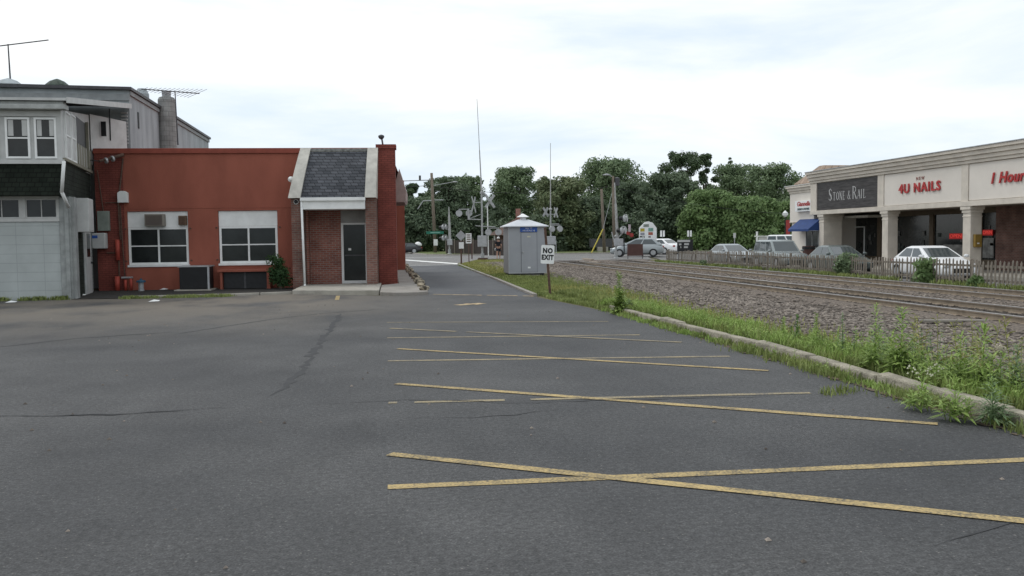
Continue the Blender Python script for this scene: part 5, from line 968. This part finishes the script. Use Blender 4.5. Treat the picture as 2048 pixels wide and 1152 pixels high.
# ------------------------------------------------------------------ ROCKS along the driveway edge
def rock(sz):
    import bmesh
    bm = bmesh.new(); bmesh.ops.create_icosphere(bm, subdivisions=2, radius=1)
    o1 = Vector((R_.uniform(0,9), R_.uniform(0,9), 0)); from mathutils import noise
    for v in bm.verts:
        k = 1+.45*noise.noise(v.co*1.3+o1); v.co = Vector((v.co.x*sz*k, v.co.y*sz*k*.9, v.co.z*sz*k*.62))
    me = bpy.data.meshes.new('border_rock'); bm.to_mesh(me); bm.free(); me.materials.append(m_rock); return me
ORD = ['nearest','second nearest','third nearest','fourth nearest','fifth nearest','sixth nearest','seventh nearest','eighth nearest','ninth nearest','tenth nearest','farthest']
for i in range(11):
    t_ = i/10; px = 852+(813-852)*t_**.8; py = 580+(533-580)*t_**.8; x, y = G(px,py,.1); o = bpy.data.objects.new('border_rock', rock(.15+.06*R_.random())); C.objects.link(o); o.location = (x-.05,y,.15); o.rotation_euler = (0,0,R_.uniform(0,6))
    tag(o, f'{ORD[i]} of the rough brown and tan rocks bordering the driveway', 'rock', 'rocks in a row along the driveway edge')
# scraps of litter by the bed
for px, py, lab in ((162,592,'white paper scrap at the corner of the grey house'),(22,606,'white rag on the ground before the garage door'),(328,580,'white scrap on the dark bed left of the condenser'),(308,604,'tiny white scrap in front of the bed kerb')):
    x, y = G(px,py); b = MB(); s_ = .09; b.add([(-s_*1.6,-s_*.5,0),(s_*1.5,-s_*.6,.01),(s_*1.7,s_*.5,.03),(-s_,s_*.7,.02),(0,0,.055)], [(0,1,4),(1,2,4),(2,3,4),(3,0,4)]); o = b.build('paper_scrap', m_white); o.location = (x,y,.015); tag(o, lab, 'litter')
#__PART4__
# ------------------------------------------------------------------ VEGETATION
def leafcloud(cen, rad, n, size, up=.3, droop=0):
    """n leaf faces on and in ellipsoid clumps; cen (k,3) rad (k,3)"""
    k = len(cen); w = (rad[:,0]*rad[:,2])**1.0; w = w/w.sum(); idx = rng.choice(k, n, p=w)
    d = rng.normal(size=(n,3)); d /= np.linalg.norm(d, axis=1)[:,None]
    r = rng.random(n)**.35; p = cen[idx]+d*rad[idx]*r[:,None]*(1+.12*rng.normal(size=n))[:,None]
    nr = d+rng.normal(size=(n,3))*.7; nr[:,2] += up; nr /= np.linalg.norm(nr, axis=1)[:,None]
    a = np.cross(nr, rng.normal(size=(n,3))); a /= np.linalg.norm(a, axis=1)[:,None]; b = np.cross(nr, a)
    s = size*rng.uniform(.6,1.4,n)[:,None]; V_ = np.stack([p-a*s*.9, p-b*s*.45+nr*s*.12, p+a*s*.9, p+b*s*.45+nr*s*.12], 1).reshape(-1,3)
    return V_, np.arange(n*4).reshape(-1,4)
def tree(lab, px, Y, top, wpx, crown_px=None, mat=None, n=7000, size=.26, blobs=26, name='deciduous_tree', loose=.0, grp='trees beyond the street', trunk=True, lowf=.12):
    """px centre, Y distance, top pixel row, width in pixels"""
    x, y, _ = atY(px, 480, Y); dcam = Vector((x,y,0)).dot(Vector((fw.x,fw.y,0)).normalized()); ppm = FPX/dcam; H = atY(px, top, Y)[2]; R = wpx/ppm/2
    t = thing(name, lab, 'tree', (x,y,0), R_.uniform(0,6), grp); lo = H*lowf; cen = []; rad = []
    for i in range(blobs):
        h = lo+(H-lo)*((i+.5)/blobs)**.9; f = (h-lo)/(H-lo); env = (math.sin(PI*min(1,(f*.62+.24)))**.8); a = i*2.4+R_.uniform(-.5,.5); rr = R*env*R_.uniform(.25,.85)
        s_ = R*R_.uniform(.16,.38)*(1-.2*f); s_ = max(s_, .5); h = min(h, H-s_*.7)
        cen.append((rr*math.cos(a), rr*math.sin(a), h)); rad.append((s_, s_, s_*R_.uniform(.6,.85)))
    cen.append((0,0,H-R*.3)); rad.append((R*.3,R*.3,R*.3))
    if loose < .5: cen.append((0,0,lo+(H-lo)*.45)); rad.append((R*.65,R*.65,(H-lo)*.36))
    V_, F_ = leafcloud(np.array(cen), np.array(rad), n, size); fast('crown', V_, F_, mat or m_leafs[0], t)
    b = MB(); b.tube((0,0,-.2),(0,0,H*.35),R*.07+.12,R*.05+.08,9); b.tube((0,0,H*.35),(.2,.1,H*.8),R*.05+.08,.05,8)
    for c in cen[::4]: b.tube((0,0,max(lo*.9,c[2]*.6)), c, R*.025+.04, .03, 6)
    b.build('trunk', m_bark, t); return t
m_leafs = [leafmat('leaf_green', (.10,.15,.08), (.23,.30,.16), .45, .55), leafmat('leaf_dark', (.075,.11,.07), (.17,.22,.13), .4, .55), leafmat('leaf_light', (.10,.17,.06), (.23,.32,.13), .5, .55),
           leafmat('leaf_chestnut', (.08,.12,.055), (.23,.26,.14), .9, .6), leafmat('leaf_grey', (.04,.07,.035), (.11,.155,.075), .5, .5)]
T = [ # label, px, Y, top, width, mat, n, loose
 ('small pale wispy tree left of the leaning pole, lowest skyline at the left', 826,120,366,60,4,2600,.9),
 ('very dark dense tree directly behind the leaning pole', 840,112,392,122,1,8000,0),
 ('dark tree right of the leaning pole with a green street sign below', 893,116,352,98,1,7000,0),
 ('tree whose top shows just left of the tall signal arm', 935,124,350,86,0,6500,0),
 ('tall green tree with sky gaps behind the brown bungalow roof', 1030,128,331,118,0,9000,.6),
 ('low dark tree behind the middle crossing gate', 972,116,400,90,1,5000,0),
 ('broad chestnut tree with pale flower tips behind the silver hut', 1118,98,352,120,3,9500,0),
 ('tall wide tree behind the brown utility poles', 1218,118,314,158,0,12000,.2),
 ('very dark tree behind the yellow guy guard', 1180,100,392,110,1,7500,0),
 ('dark conical tree behind the shop directory sign', 1335,100,344,118,1,10500,0),
 ('dark tree between the white gate arm and the directory sign', 1272,108,360,100,1,7500,0),
 ('tall open tree with bare gaps, highest on the skyline', 1362,132,300,112,4,3400,1),
 ('open topped tree joined to the highest one by a thin bough', 1408,134,305,58,4,1700,1),
 ('lush light green tree behind the silver green sedan', 1425,92,378,125,2,9500,0),
 ('pale green spreading tree above the boxy estate vehicle', 1497,90,392,130,2,9500,0),
 ('big rounded tree left of the highest pair of shop trees', 1468,125,326,118,0,9500,0),
 ('big rounded tree nearest the tan hipped roof', 1545,118,326,120,0,9500,0),
 ('mid green tree hugging the left edge of the cream wing', 1576,96,400,82,2,5000,0),
 ('tall tree mostly hidden behind the tan hipped roof', 1610,122,352,80,0,5000,0),
]
for lab, px, Y, top, w, mi, n, lo in T:
    tree(lab, px, Y, top+2, w*(1.22 if lo < .8 else 1.05), mat=m_leafs[mi], n=int(n*2.4), loose=lo, blobs=54 if lo < .8 else 18, size=.20 if lo < .8 else .21, lowf=.10 if lo < .8 else .35)
# spiky evergreen top between rounded trees
x, y, _ = atY(1460,480,130); H = atY(1460,314,130)[2]; t = thing('conifer', 'thin spiky conifer tip poking above the rounded trees', 'tree', (x,y,0)); b = MB(); b.tube((0,0,0),(0,0,H),.25,.03); b.build('trunk', m_bark, t)
cen = np.array([(0,0,H-.3-.5*i) for i in range(12)]); rad = np.array([(.2+.16*i,.2+.16*i,.25) for i in range(12)]); V_, F_ = leafcloud(cen, rad, 1500, .22); fast('crown', V_, F_, m_leafs[1], t)
# understorey
def bush(lab, px, base, wm, hm, mat, n=1800, size=.2, name='shrub', z=None, Y=None, grp=None, cat='shrub', p=None):
    x, y = p or (G(px, base) if Y is None else atY(px, 490, Y)[:2]); t = thing(name, lab, cat, (x,y,hz(x,y) if z is None else z), R_.uniform(0,6), grp)
    k = 12; cen = []; rad = []
    for i in range(k): a = R_.uniform(0,2*PI); r = wm*.5*R_.uniform(0,.65); s_ = R_.uniform(.22,.36)*min(wm,hm*1.2); h = R_.uniform(.12,.8)*hm; cen.append((r*math.cos(a),r*math.sin(a),min(h,hm-s_*.6))); rad.append((s_,s_,s_*.85))
    V_, F_ = leafcloud(np.array(cen), np.array(rad), n, size); V_[:,2] = np.maximum(V_[:,2], .01); fast('foliage', V_, F_, mat, t)
    b = MB(); [b.tube((0,0,-.05), (c[0]*.8,c[1]*.8,c[2]), .03*wm*.3+.008, .006, 5) for c in cen[::3]]; b.build('stem', m_bark, t); return t
US = [(800,1,4.5,4.2,'left edge by the red wall'),(838,4,4,2.4,'behind the black coupe'),(862,2,2.5,2.6,'just left of the leaning pole'),(905,1,6,4.2,'behind the left end of the board fence'),(950,1,6,4.4,'behind the middle of the board fence'),(1000,1,6,4.2,'beside the bungalow porch'),(1062,1,6,4,'just behind the hut roof'),(1100,1,6,4.5,'behind the NO EXIT sign'),(1140,1,6,4.6,'at the left of the yellow guy guard'),(1190,1,6,4.2,'around the yellow guy guard'),(1240,1,6,4.5,'behind the hatchback'),(1290,1,6,4.4,'behind the directory sign'),(1335,1,6,4.2,'behind the left parking notices'),(1385,1,6,4.0,'behind the right parking notices'),(1440,0,6,3.6,'behind the farthest sedan in the lot'),(1500,1,6,3.4,'behind the white sale post'),(1550,1,6,3.8,'behind the red banner'),(1600,1,7,4,'behind the cream wing')]
for px, mi, w, h, s_ in US: bush('dark understorey shrub '+s_, px, 0, w, h, m_leafs[mi], 2600, .24, Y=99+R_.uniform(-3,6) if px > 1000 else 112+R_.uniform(-2,5), grp='understorey shrubs beyond the street', z=0)
# shrubs near by
bush('dark green leafy shrub climbing beside the brown entrance pier', 574, 580, .85, 1.25, leafmat('shrub_dark', (.02,.05,.018), (.06,.12,.04), 3, .6), 2600, .045, p=(-3.05,31.1), z=.0)
bush('bright green bush growing through the picket fence before the white sedan', 0, 0, 1.0, 1.15, m_leafs[2], 1500, .085, p=atX(1852,540,21.15)[:2])
bush('olive green bush tangled in the picket fence before the grey green sedan', 0, 0, 1.1, 1.0, m_leafs[0], 1300, .085, p=atX(1687,525,21.2)[:2])
bush('low green tuft at the foot of the picket fence near the right edge', 0, 0, .8, .42, m_leafs[2], 700, .07, p=atX(1950,575,20.9)[:2])
bush('small green tuft at the foot of the fence left of centre', 0, 0, .9, .35, m_leafs[0], 500, .07, p=atX(1405,517,21.0)[:2])
# grass blades
def grass(name, pts, h0, h1, mat, lab, cat='grass', wd=.006, clump=0):
    x, y = pts[:,0], pts[:,1]; n = len(x); z = np.array([hz(p, q) for p, q in zip(x, y)]); h = rng.uniform(h0, h1, n); a = rng.uniform(0, 2*PI, n); l = rng.uniform(.1,.7,n)*h; w = wd*rng.uniform(.7,1.5,n)*(1+y*.03)
    ca, sa = np.cos(a), np.sin(a); dx, dy = -sa*w, ca*w
    P0 = np.stack([x-dx,y-dy,z-.02],1); P1 = np.stack([x+dx,y+dy,z-.02],1); P2 = np.stack([x+ca*l*.35+dx*.8,y+sa*l*.35+dy*.8,z+h*.6],1); P3 = np.stack([x+ca*l*.35-dx*.8,y+sa*l*.35-dy*.8,z+h*.6],1); P4 = np.stack([x+ca*l,y+sa*l,z+h],1)
    V_ = np.stack([P0,P1,P2,P3,P4],1).reshape(-1,3); b0 = (np.arange(n)*5)[:,None]
    F_ = np.concatenate([b0+np.array([[0,1,2]]), b0+np.array([[0,2,3]]), b0+np.array([[3,2,4]])])
    return tag(fast(name, V_, F_, mat), lab, cat, kind='stuff')
def scatter(n, f): return np.array([f() for _ in range(n)])
def clumps(n, k, f, s):
    c = [f() for _ in range(k)]; out = []
    for i in range(n): q = c[int(R_.random()**1.3*k)]; out.append((q[0]+R_.gauss(0,s), q[1]+R_.gauss(0,s*1.6)))
    return np.array(out)
xkb = lambda y: 5.34-.02*max(0, y-10.6)
grass('kerb_grass', np.array([(min(px_, xkb(py_)-.005) if px_ < xkb(py_)+.06 else max(px_, xkb(py_)+.22), py_) for px_, py_ in clumps(5200, 46, lambda: (xkb(0)-.07+R_.uniform(-.05,.03), 5.5+16*R_.random()**.8), .10)]), .015, .12, m_grass, 'tufts of grass sprouting at the foot of the lot kerb')
grass('strip_grass', scatter(20000, lambda: (lambda y: (xkb(y)+.24+abs(R_.gauss(0,.45)), y))(5.5+20*R_.random())), .04, .16, m_grass, 'green grass growing in the strip behind the kerb')
grass('strip_dry_grass', scatter(6000, lambda: (lambda y: (xkb(y)+.3+abs(R_.gauss(0,.9)), y))(6+22*R_.random())), .04, .16, m_grassdry, 'dry yellow grass mixed into the strip behind the kerb')
def island():
    while 1:
        y = 18+22*R_.random(); x0 = 4.6+.02*(y-24) if y > 24 else 4.5+(24.9-y)*.105; x = x0+R_.random()**1.3*(3.2 if y > 23 else 1.3)
        if x > x0+.02: return (x+.1, y)
grass('island_grass', scatter(26000, island), .02, .075, m_grass, 'bright green mown grass in front of the silver hut', wd=.007)
def isl2():
    while 1:
        y = 40+28*R_.random()**1.2; x0 = 4.95+.0185*(y-40) if y < 58 else 5.5+(y-58)*.23; x = x0+.15+R_.random()*3.4
        if x < 11 and (R_.random() < .45 or x-x0 < .5): return (x, y)
grass('far_island_grass', scatter(7000, isl2), .02, .08, m_grassdry, 'thin dry grass around the crossing signals beyond the hut', wd=.009)
grass('driveway_edge_grass', scatter(2200, lambda: (lambda y: (4.63+.018*(y-25)+abs(R_.gauss(0,.12)), y))(25+30*R_.random())), .03, .08, m_grass, 'grass fringe along the right edge of the driveway')
grass('kerb_foot_growth', np.array([(xkb(q[1])-.01-abs(q[0]), q[1]) for q in clumps(3000, 60, lambda: (R_.uniform(0,.10), 5.5+14*R_.random()), .05)]), .01, .08, m_weed, 'low bright growth in the gutter along the kerb')
grass('bed_grass', clumps(3200, 30, lambda: (R_.uniform(-7.3,-4.3), 27.82+R_.uniform(-.03,.06)), .08), .03, .10, m_grass, 'grass growing along the thin kerb of the planting bed')
grass('garage_grass', clumps(1500, 14, lambda: (R_.uniform(-11.0,-8.75), 27.98), .07), .03, .14, m_grass, 'grass tufts along the foot of the garage door')
grass('fence_grass', clumps(6000, 70, lambda: (20.9+R_.uniform(-.3,.5), 21+43*R_.random()), .15), .06, .25, m_grass, 'grass along the foot of the picket fence', wd=.01)
grass('lot_tufts', clumps(110, 4, lambda: R_.choice([(2.38,8.95),(4.6,8.6),(4.75,8.62),(4.9,8.7)]), .05), .02, .09, m_grass, 'small tufts of grass growing from a crack in the lot')
grass('strip_bright_grass', clumps(9000, 120, lambda: (lambda y: (xkb(y)+.3+abs(R_.gauss(0,.4)), y))(5.8+15*R_.random()), .09), .05, .2, m_weed, 'bright yellow green grass clumps behind the kerb')
# leafy low weeds: short stalks with leaves
def stalk(V, F, x, y, z, h, nl, ll, lw, lean=(0,0), droop=.3, top=1):
    def q(a, b, c, d): k = len(V); V.extend([a, b, c, d]); F.append((k, k+1, k+2, k+3))
    for i in range(3):
        a = i*2*PI/3; r = .004+h*.004; q((x+r*math.cos(a),y+r*math.sin(a),z),(x+r*math.cos(a+2.1),y+r*math.sin(a+2.1),z),(x+lean[0]*h+r*.4*math.cos(a+2.1),y+lean[1]*h+r*.4*math.sin(a+2.1),z+h),(x+lean[0]*h+r*.4*math.cos(a),y+lean[1]*h+r*.4*math.sin(a),z+h))
    for i in range(nl):
        f = .08+.92*(i+R_.random())/nl; a = i*2.4+R_.uniform(-.3,.3); L = ll*(1.15-.75*f*top)*R_.uniform(.7,1.2); w = lw*L*.5
        bx, by, bz = x+lean[0]*h*f, y+lean[1]*h*f, z+h*f; e = R_.uniform(.15,.8)*(1 if f < .8 else 1.6); ca, sa = math.cos(a), math.sin(a)
        m1 = (bx+ca*L*.5, by+sa*L*.5, bz+L*.5*e); tp = (bx+ca*L, by+sa*L, bz+L*(e-droop))
        q((bx,by,bz), (m1[0]-sa*w,m1[1]+ca*w,m1[2]), tp, (m1[0]+sa*w,m1[1]-ca*w,m1[2]))
def weeds(name, n, f, h0, h1, mat, lab):
    V = []; F = []
    for _ in range(n):
        x, y = f(); h = R_.uniform(h0, h1); stalk(V, F, x, y, hz(x,y)-.01, h, int(8+h*26), .07+h*.14, .28, (R_.uniform(-.15,.15),R_.uniform(-.15,.15)))
    return tag(fast(name, np.array(V), np.array(F), mat), lab, 'weeds', kind='stuff')
weeds('weed_growth', 260, lambda: (lambda y: (xkb(y)+.35+abs(R_.gauss(0,.35)), y))(6.0+5.5*R_.random()), .12, .38, m_weed, 'thick leafy weeds behind the near end of the kerb')
weeds('weed_growth', 190, lambda: (lambda y: (xkb(y)+.3+abs(R_.gauss(0,.28)), y))(11+8*R_.random()), .10, .32, m_weed, 'low leafy weeds behind the middle of the kerb')
weeds('weed_growth', 50, lambda: (lambda y: (xkb(y)+.7+abs(R_.gauss(0,.5)), y))(6+5*R_.random()), .2, .5, m_weedd, 'greyish taller weeds toward the ballast at the right edge')
weeds('weed_growth', 20, lambda: (lambda y: (xkb(y)-.08, y))(5.8+8*R_.random()**1.5), .06, .2, m_weed, 'weeds rooted on the lot side of the kerb')
weeds('dry_stalks', 35, lambda: (lambda y: (xkb(y)+.8+abs(R_.gauss(0,.5)), y))(6.5+4*R_.random()), .35, .75, m_grassdry, 'thin dry stalks among the weeds at the right')
def tall_weed(lab, px, base, top, mat, ll=.16, lw=.3, dens=60, bushy=0, head=None):
    x, y = G(px, base); h = atY(px, top, y)[2]-hz(x,y); t = thing('weed_plant', lab, 'weed', (x,y,hz(x,y)), 0, 'tall weeds behind the kerb'); V = []; F = []
    stalk(V, F, 0,0,0, h, int(dens*h*1.6)+14, ll, lw, (R_.uniform(-.04,.04),R_.uniform(-.04,.04)), .35)
    for i in range(bushy): stalk(V, F, R_.gauss(0,.05), R_.gauss(0,.05), 0, h*R_.uniform(.3,.65), int(dens*h*.5)+8, ll, lw, (R_.uniform(-.35,.35),R_.uniform(-.35,.35)), .35)
    V = np.array(V); F = np.array(F); ns = 3; fast('foliage', V, F, mat, t)
    return t
m_bott = leafmat('bottlebrush_leaf', (.05,.15,.02), (.14,.30,.05), 2, .6)
TW = [('tall grey green weed spike standing alone behind the start of the kerb',1241,628,546,m_weed,.20,.32,80,6),('lowest dark weed stalk right of the lone spike',1258,622,598,m_weedd,.12,.4,70,2),
 ('bright green narrow weed left of the dark one',1566,690,636,m_weed,.10,.3,150,3),('dark green bottlebrush weed in the left group',1594,694,631,m_bott,.085,.32,200,1),('feathery bright weed right of the bottlebrush',1633,700,628,m_weed,.10,.28,150,4),
 ('slender pale weed between the left group and the twin spires',1684,722,629,m_weedd,.12,.2,60,1),('short dark weed before the twin spires',1699,726,700,m_leafs[1],.06,.4,120,0),
 ('left of the twin tall spires above leafy weeds',1751,752,608,m_weed,.19,.2,70,3),('right and fuller of the twin tall spires',1803,762,616,m_weed,.24,.2,85,5),
 ('weed with a pointed top right of the white flowers',1922,790,672,m_weed,.22,.18,70,5),('tall orange tipped weed near the seed head',1963,800,646,m_weed,.22,.18,80,5),('thin weed at the right edge behind the seed head',2030,800,690,m_weedd,.15,.2,60,3),
 ('leafy weed leaning over the broken kerb',1842,822,728,m_weed,.16,.2,60,4),('leafy clump at the kerb gap near the right edge',1912,842,752,m_weed,.17,.2,60,6),('spiky grassy weed clump low at the right',1985,850,752,m_weedd,.18,.14,70,7)]
for q in TW: tall_weed(*q)
# white flowers, seed head
t = thing('flower_cluster', 'cluster of small white flowers among the weeds', 'flowers', (*G(1848,780),0)); z = atY(1848,742,t.location.y)[2]; b = MB()
for i in range(34): x, y, zz = R_.gauss(0,.13), R_.gauss(0,.08), z+R_.gauss(0,.035); r = .008; b.add([(x-r,y-r,zz),(x+r,y-r,zz+.004),(x+r,y+r,zz),(x-r,y+r,zz+.004),(x,y,zz+.02)], [(0,1,4),(1,2,4),(2,3,4),(3,0,4),(3,2,1,0)])
b.build('blossoms', M('cream_petal', (.55,.54,.42)), t); b = MB(); [b.tube((R_.gauss(0,.03),R_.gauss(0,.03),0),(R_.gauss(0,.12),R_.gauss(0,.07),z),.003,.002,3) for i in range(14)]; b.build('stalks', m_stem, t)
t = thing('seed_head', 'large fluffy beige seed head on a thin stalk at the right edge', 'seed head', (*G(1998,795),0)); z = atY(1998,700,t.location.y)[2]; V_, F_ = leafcloud(np.array([(0,0,z)]), np.array([(.055,.055,.055)]), 700, .012, 0); fast('fluff', V_, F_, M('fluff', (.50,.45,.36), .9), t); b = MB(); b.tube((.02,0,0),(0,0,z),.004,.003,5); b.build('stalk', m_stem, t)
# ------------------------------------------------------------------ PERSON
def skin(name, J, E, mat, parent, sub=2):
    me = bpy.data.meshes.new(name); me.from_pydata([j[0] for j in J], E, []); me.materials.append(mat); o = bpy.data.objects.new(name, me); C.objects.link(o); o.parent = parent
    md = o.modifiers.new('skin', 'SKIN'); md.use_smooth_shade = True; o.data.skin_vertices[0] if False else None
    if not me.skin_vertices: me.skin_vertices.new() if hasattr(me.skin_vertices, 'new') else None
    for i, j in enumerate(J):
        sv = me.skin_vertices[0].data[i]; sv.radius = (j[1], j[2] if len(j) > 2 else j[1]); sv.use_root = (i == 0)
    s_ = o.modifiers.new('sub', 'SUBSURF'); s_.levels = sub; s_.render_levels = sub; return o
m_skin = M('skin', (.38,.22,.16), .6); m_shirt = M('dark_clothing', (.022,.022,.028), .9); m_short = M('dark_shorts', (.025,.03,.045), .9)
pe = thing('person', 'person in a white hat, dark shirt and dark shorts walking away along the street', 'person', (9.6,68.6,.0), math.radians(170))
# facing local -y ; stride along y
def body_chain():
    J = [((0,0,.92),.135,.10),((0,0,1.08),.125,.09),((0,0,1.26),.15,.10),((0,0,1.38),.12,.085),((0,0,1.46),.05,.05),((0,-.01,1.52),.055,.06),((0,-.015,1.60),.075,.09),((0,-.01,1.67),.05,.06),
         ((-.09,0,.86),.09),((-.10,-.16,.48),.055),((-.10,-.14,.10),.035),((-.10,-.24,.03),.03),
         ((.09,0,.86),.09),((.10,.10,.48),.055),((.10,.34,.14),.035),((.10,.30,.04),.03),
         ((-.17,0,1.38),.055),((-.22,.06,1.10),.04),((-.20,-.05,.88),.03),((-.20,-.08,.81),.032,.02),
         ((.17,0,1.38),.055),((.22,-.04,1.10),.04),((.22,-.20,.95),.03),((.22,-.26,.93),.032,.02)]
    E = [(0,1),(1,2),(2,3),(3,4),(4,5),(5,6),(6,7),(0,8),(8,9),(9,10),(10,11),(0,12),(12,13),(13,14),(14,15),(3,16),(16,17),(17,18),(18,19),(3,20),(20,21),(21,22),(22,23)]
    for root, d in ((19,Vector((0,-.02,-.05))),(23,Vector((0,-.05,-.02)))):
        for f in range(4):
            b0 = Vector(J[root][0])+Vector((-.024+.016*f, 0, 0)); L = [.9,1.05,1.0,.75][f]; k = len(J)
            J.append((tuple(b0+d*.7*L),.009)); J.append((tuple(b0+d*1.3*L+Vector((0,-.008,0))),.008)); E += [(root,k),(k,k+1)]
        k = len(J); s_ = 1 if root == 19 else -1; J.append((tuple(Vector(J[root][0])+Vector((s_*.03,-.015,-.005))),.011)); J.append((tuple(Vector(J[root][0])+Vector((s_*.04,-.03,-.03))),.009)); E += [(root,k),(k,k+1)]
    return J, E
J, E = body_chain(); skin('body', J, E, m_skin, pe)
skin('shirt', [((0,0,.95),.15,.115),((0,0,1.1),.14,.105),((0,0,1.27),.165,.115),((0,0,1.39),.13,.095),((-.17,0,1.385),.07),((-.215,.05,1.18),.06),((.17,0,1.385),.07),((.215,-.03,1.18),.06)], [(0,1),(1,2),(2,3),(3,4),(4,5),(3,6),(6,7)], m_shirt, pe)
skin('shorts', [((0,0,.93),.15,.115),((-.09,0,.84),.105),((-.10,-.10,.60),.085),((.09,0,.84),.105),((.10,.06,.60),.085)], [(0,1),(1,2),(0,3),(3,4)], m_short, pe)
b = MB(); b.lathe(0,-.01,[(.14,1.62),(.15,1.635),(.095,1.645),(.09,1.72),(.05,1.755),(.01,1.76)],16); b.build('hat', m_white, pe, smooth=True)
b = MB(); b.lathe(0,.0,[(.085,1.53),(.095,1.60),(.08,1.64)],12); b.build('hair', M('grey_hair', (.25,.22,.19)), pe, smooth=True)
for s_ in (-1,1):
    b = MB(); y0 = -.14 if s_ < 0 else .34; z0 = .0 if s_ < 0 else .03; b.hexa([(s_*.10-.045,y0-.16,z0),(s_*.10+.045,y0-.16,z0),(s_*.10+.04,y0+.09,z0),(s_*.10-.04,y0+.09,z0)], [(s_*.10-.035,y0-.12,z0+.06),(s_*.10+.035,y0-.12,z0+.06),(s_*.10+.035,y0+.07,z0+.10),(s_*.10-.035,y0+.07,z0+.10)]); b.build('shoe', M('tan_shoe', (.28,.2,.13)), pe, bevel=.015)
b = MB(); b.box(-.025,.025,-.115,-.10,1.57,1.60); b.build('nose', m_skin, pe, bevel=.01); b = MB(); b.box(-.045,-.02,-.106,-.098,1.605,1.62); b.box(.02,.045,-.106,-.098,1.605,1.62); b.build('eyes', m_black, pe)
tag_b = thing('hand_bag', 'small pale bag carried in the walking person\'s hand', 'bag', (9.6,68.6,0), math.radians(170)); b = MB(); b.lathe(.23,-.27,[(.03,.66),(.09,.70),(.09,.84),(.03,.88)],8); b.build('pouch', m_galv, tag_b); b = MB(); b.tube((.23,-.27,.86),(.22,-.26,.93),.01); b.build('strap', m_dgrey, tag_b)
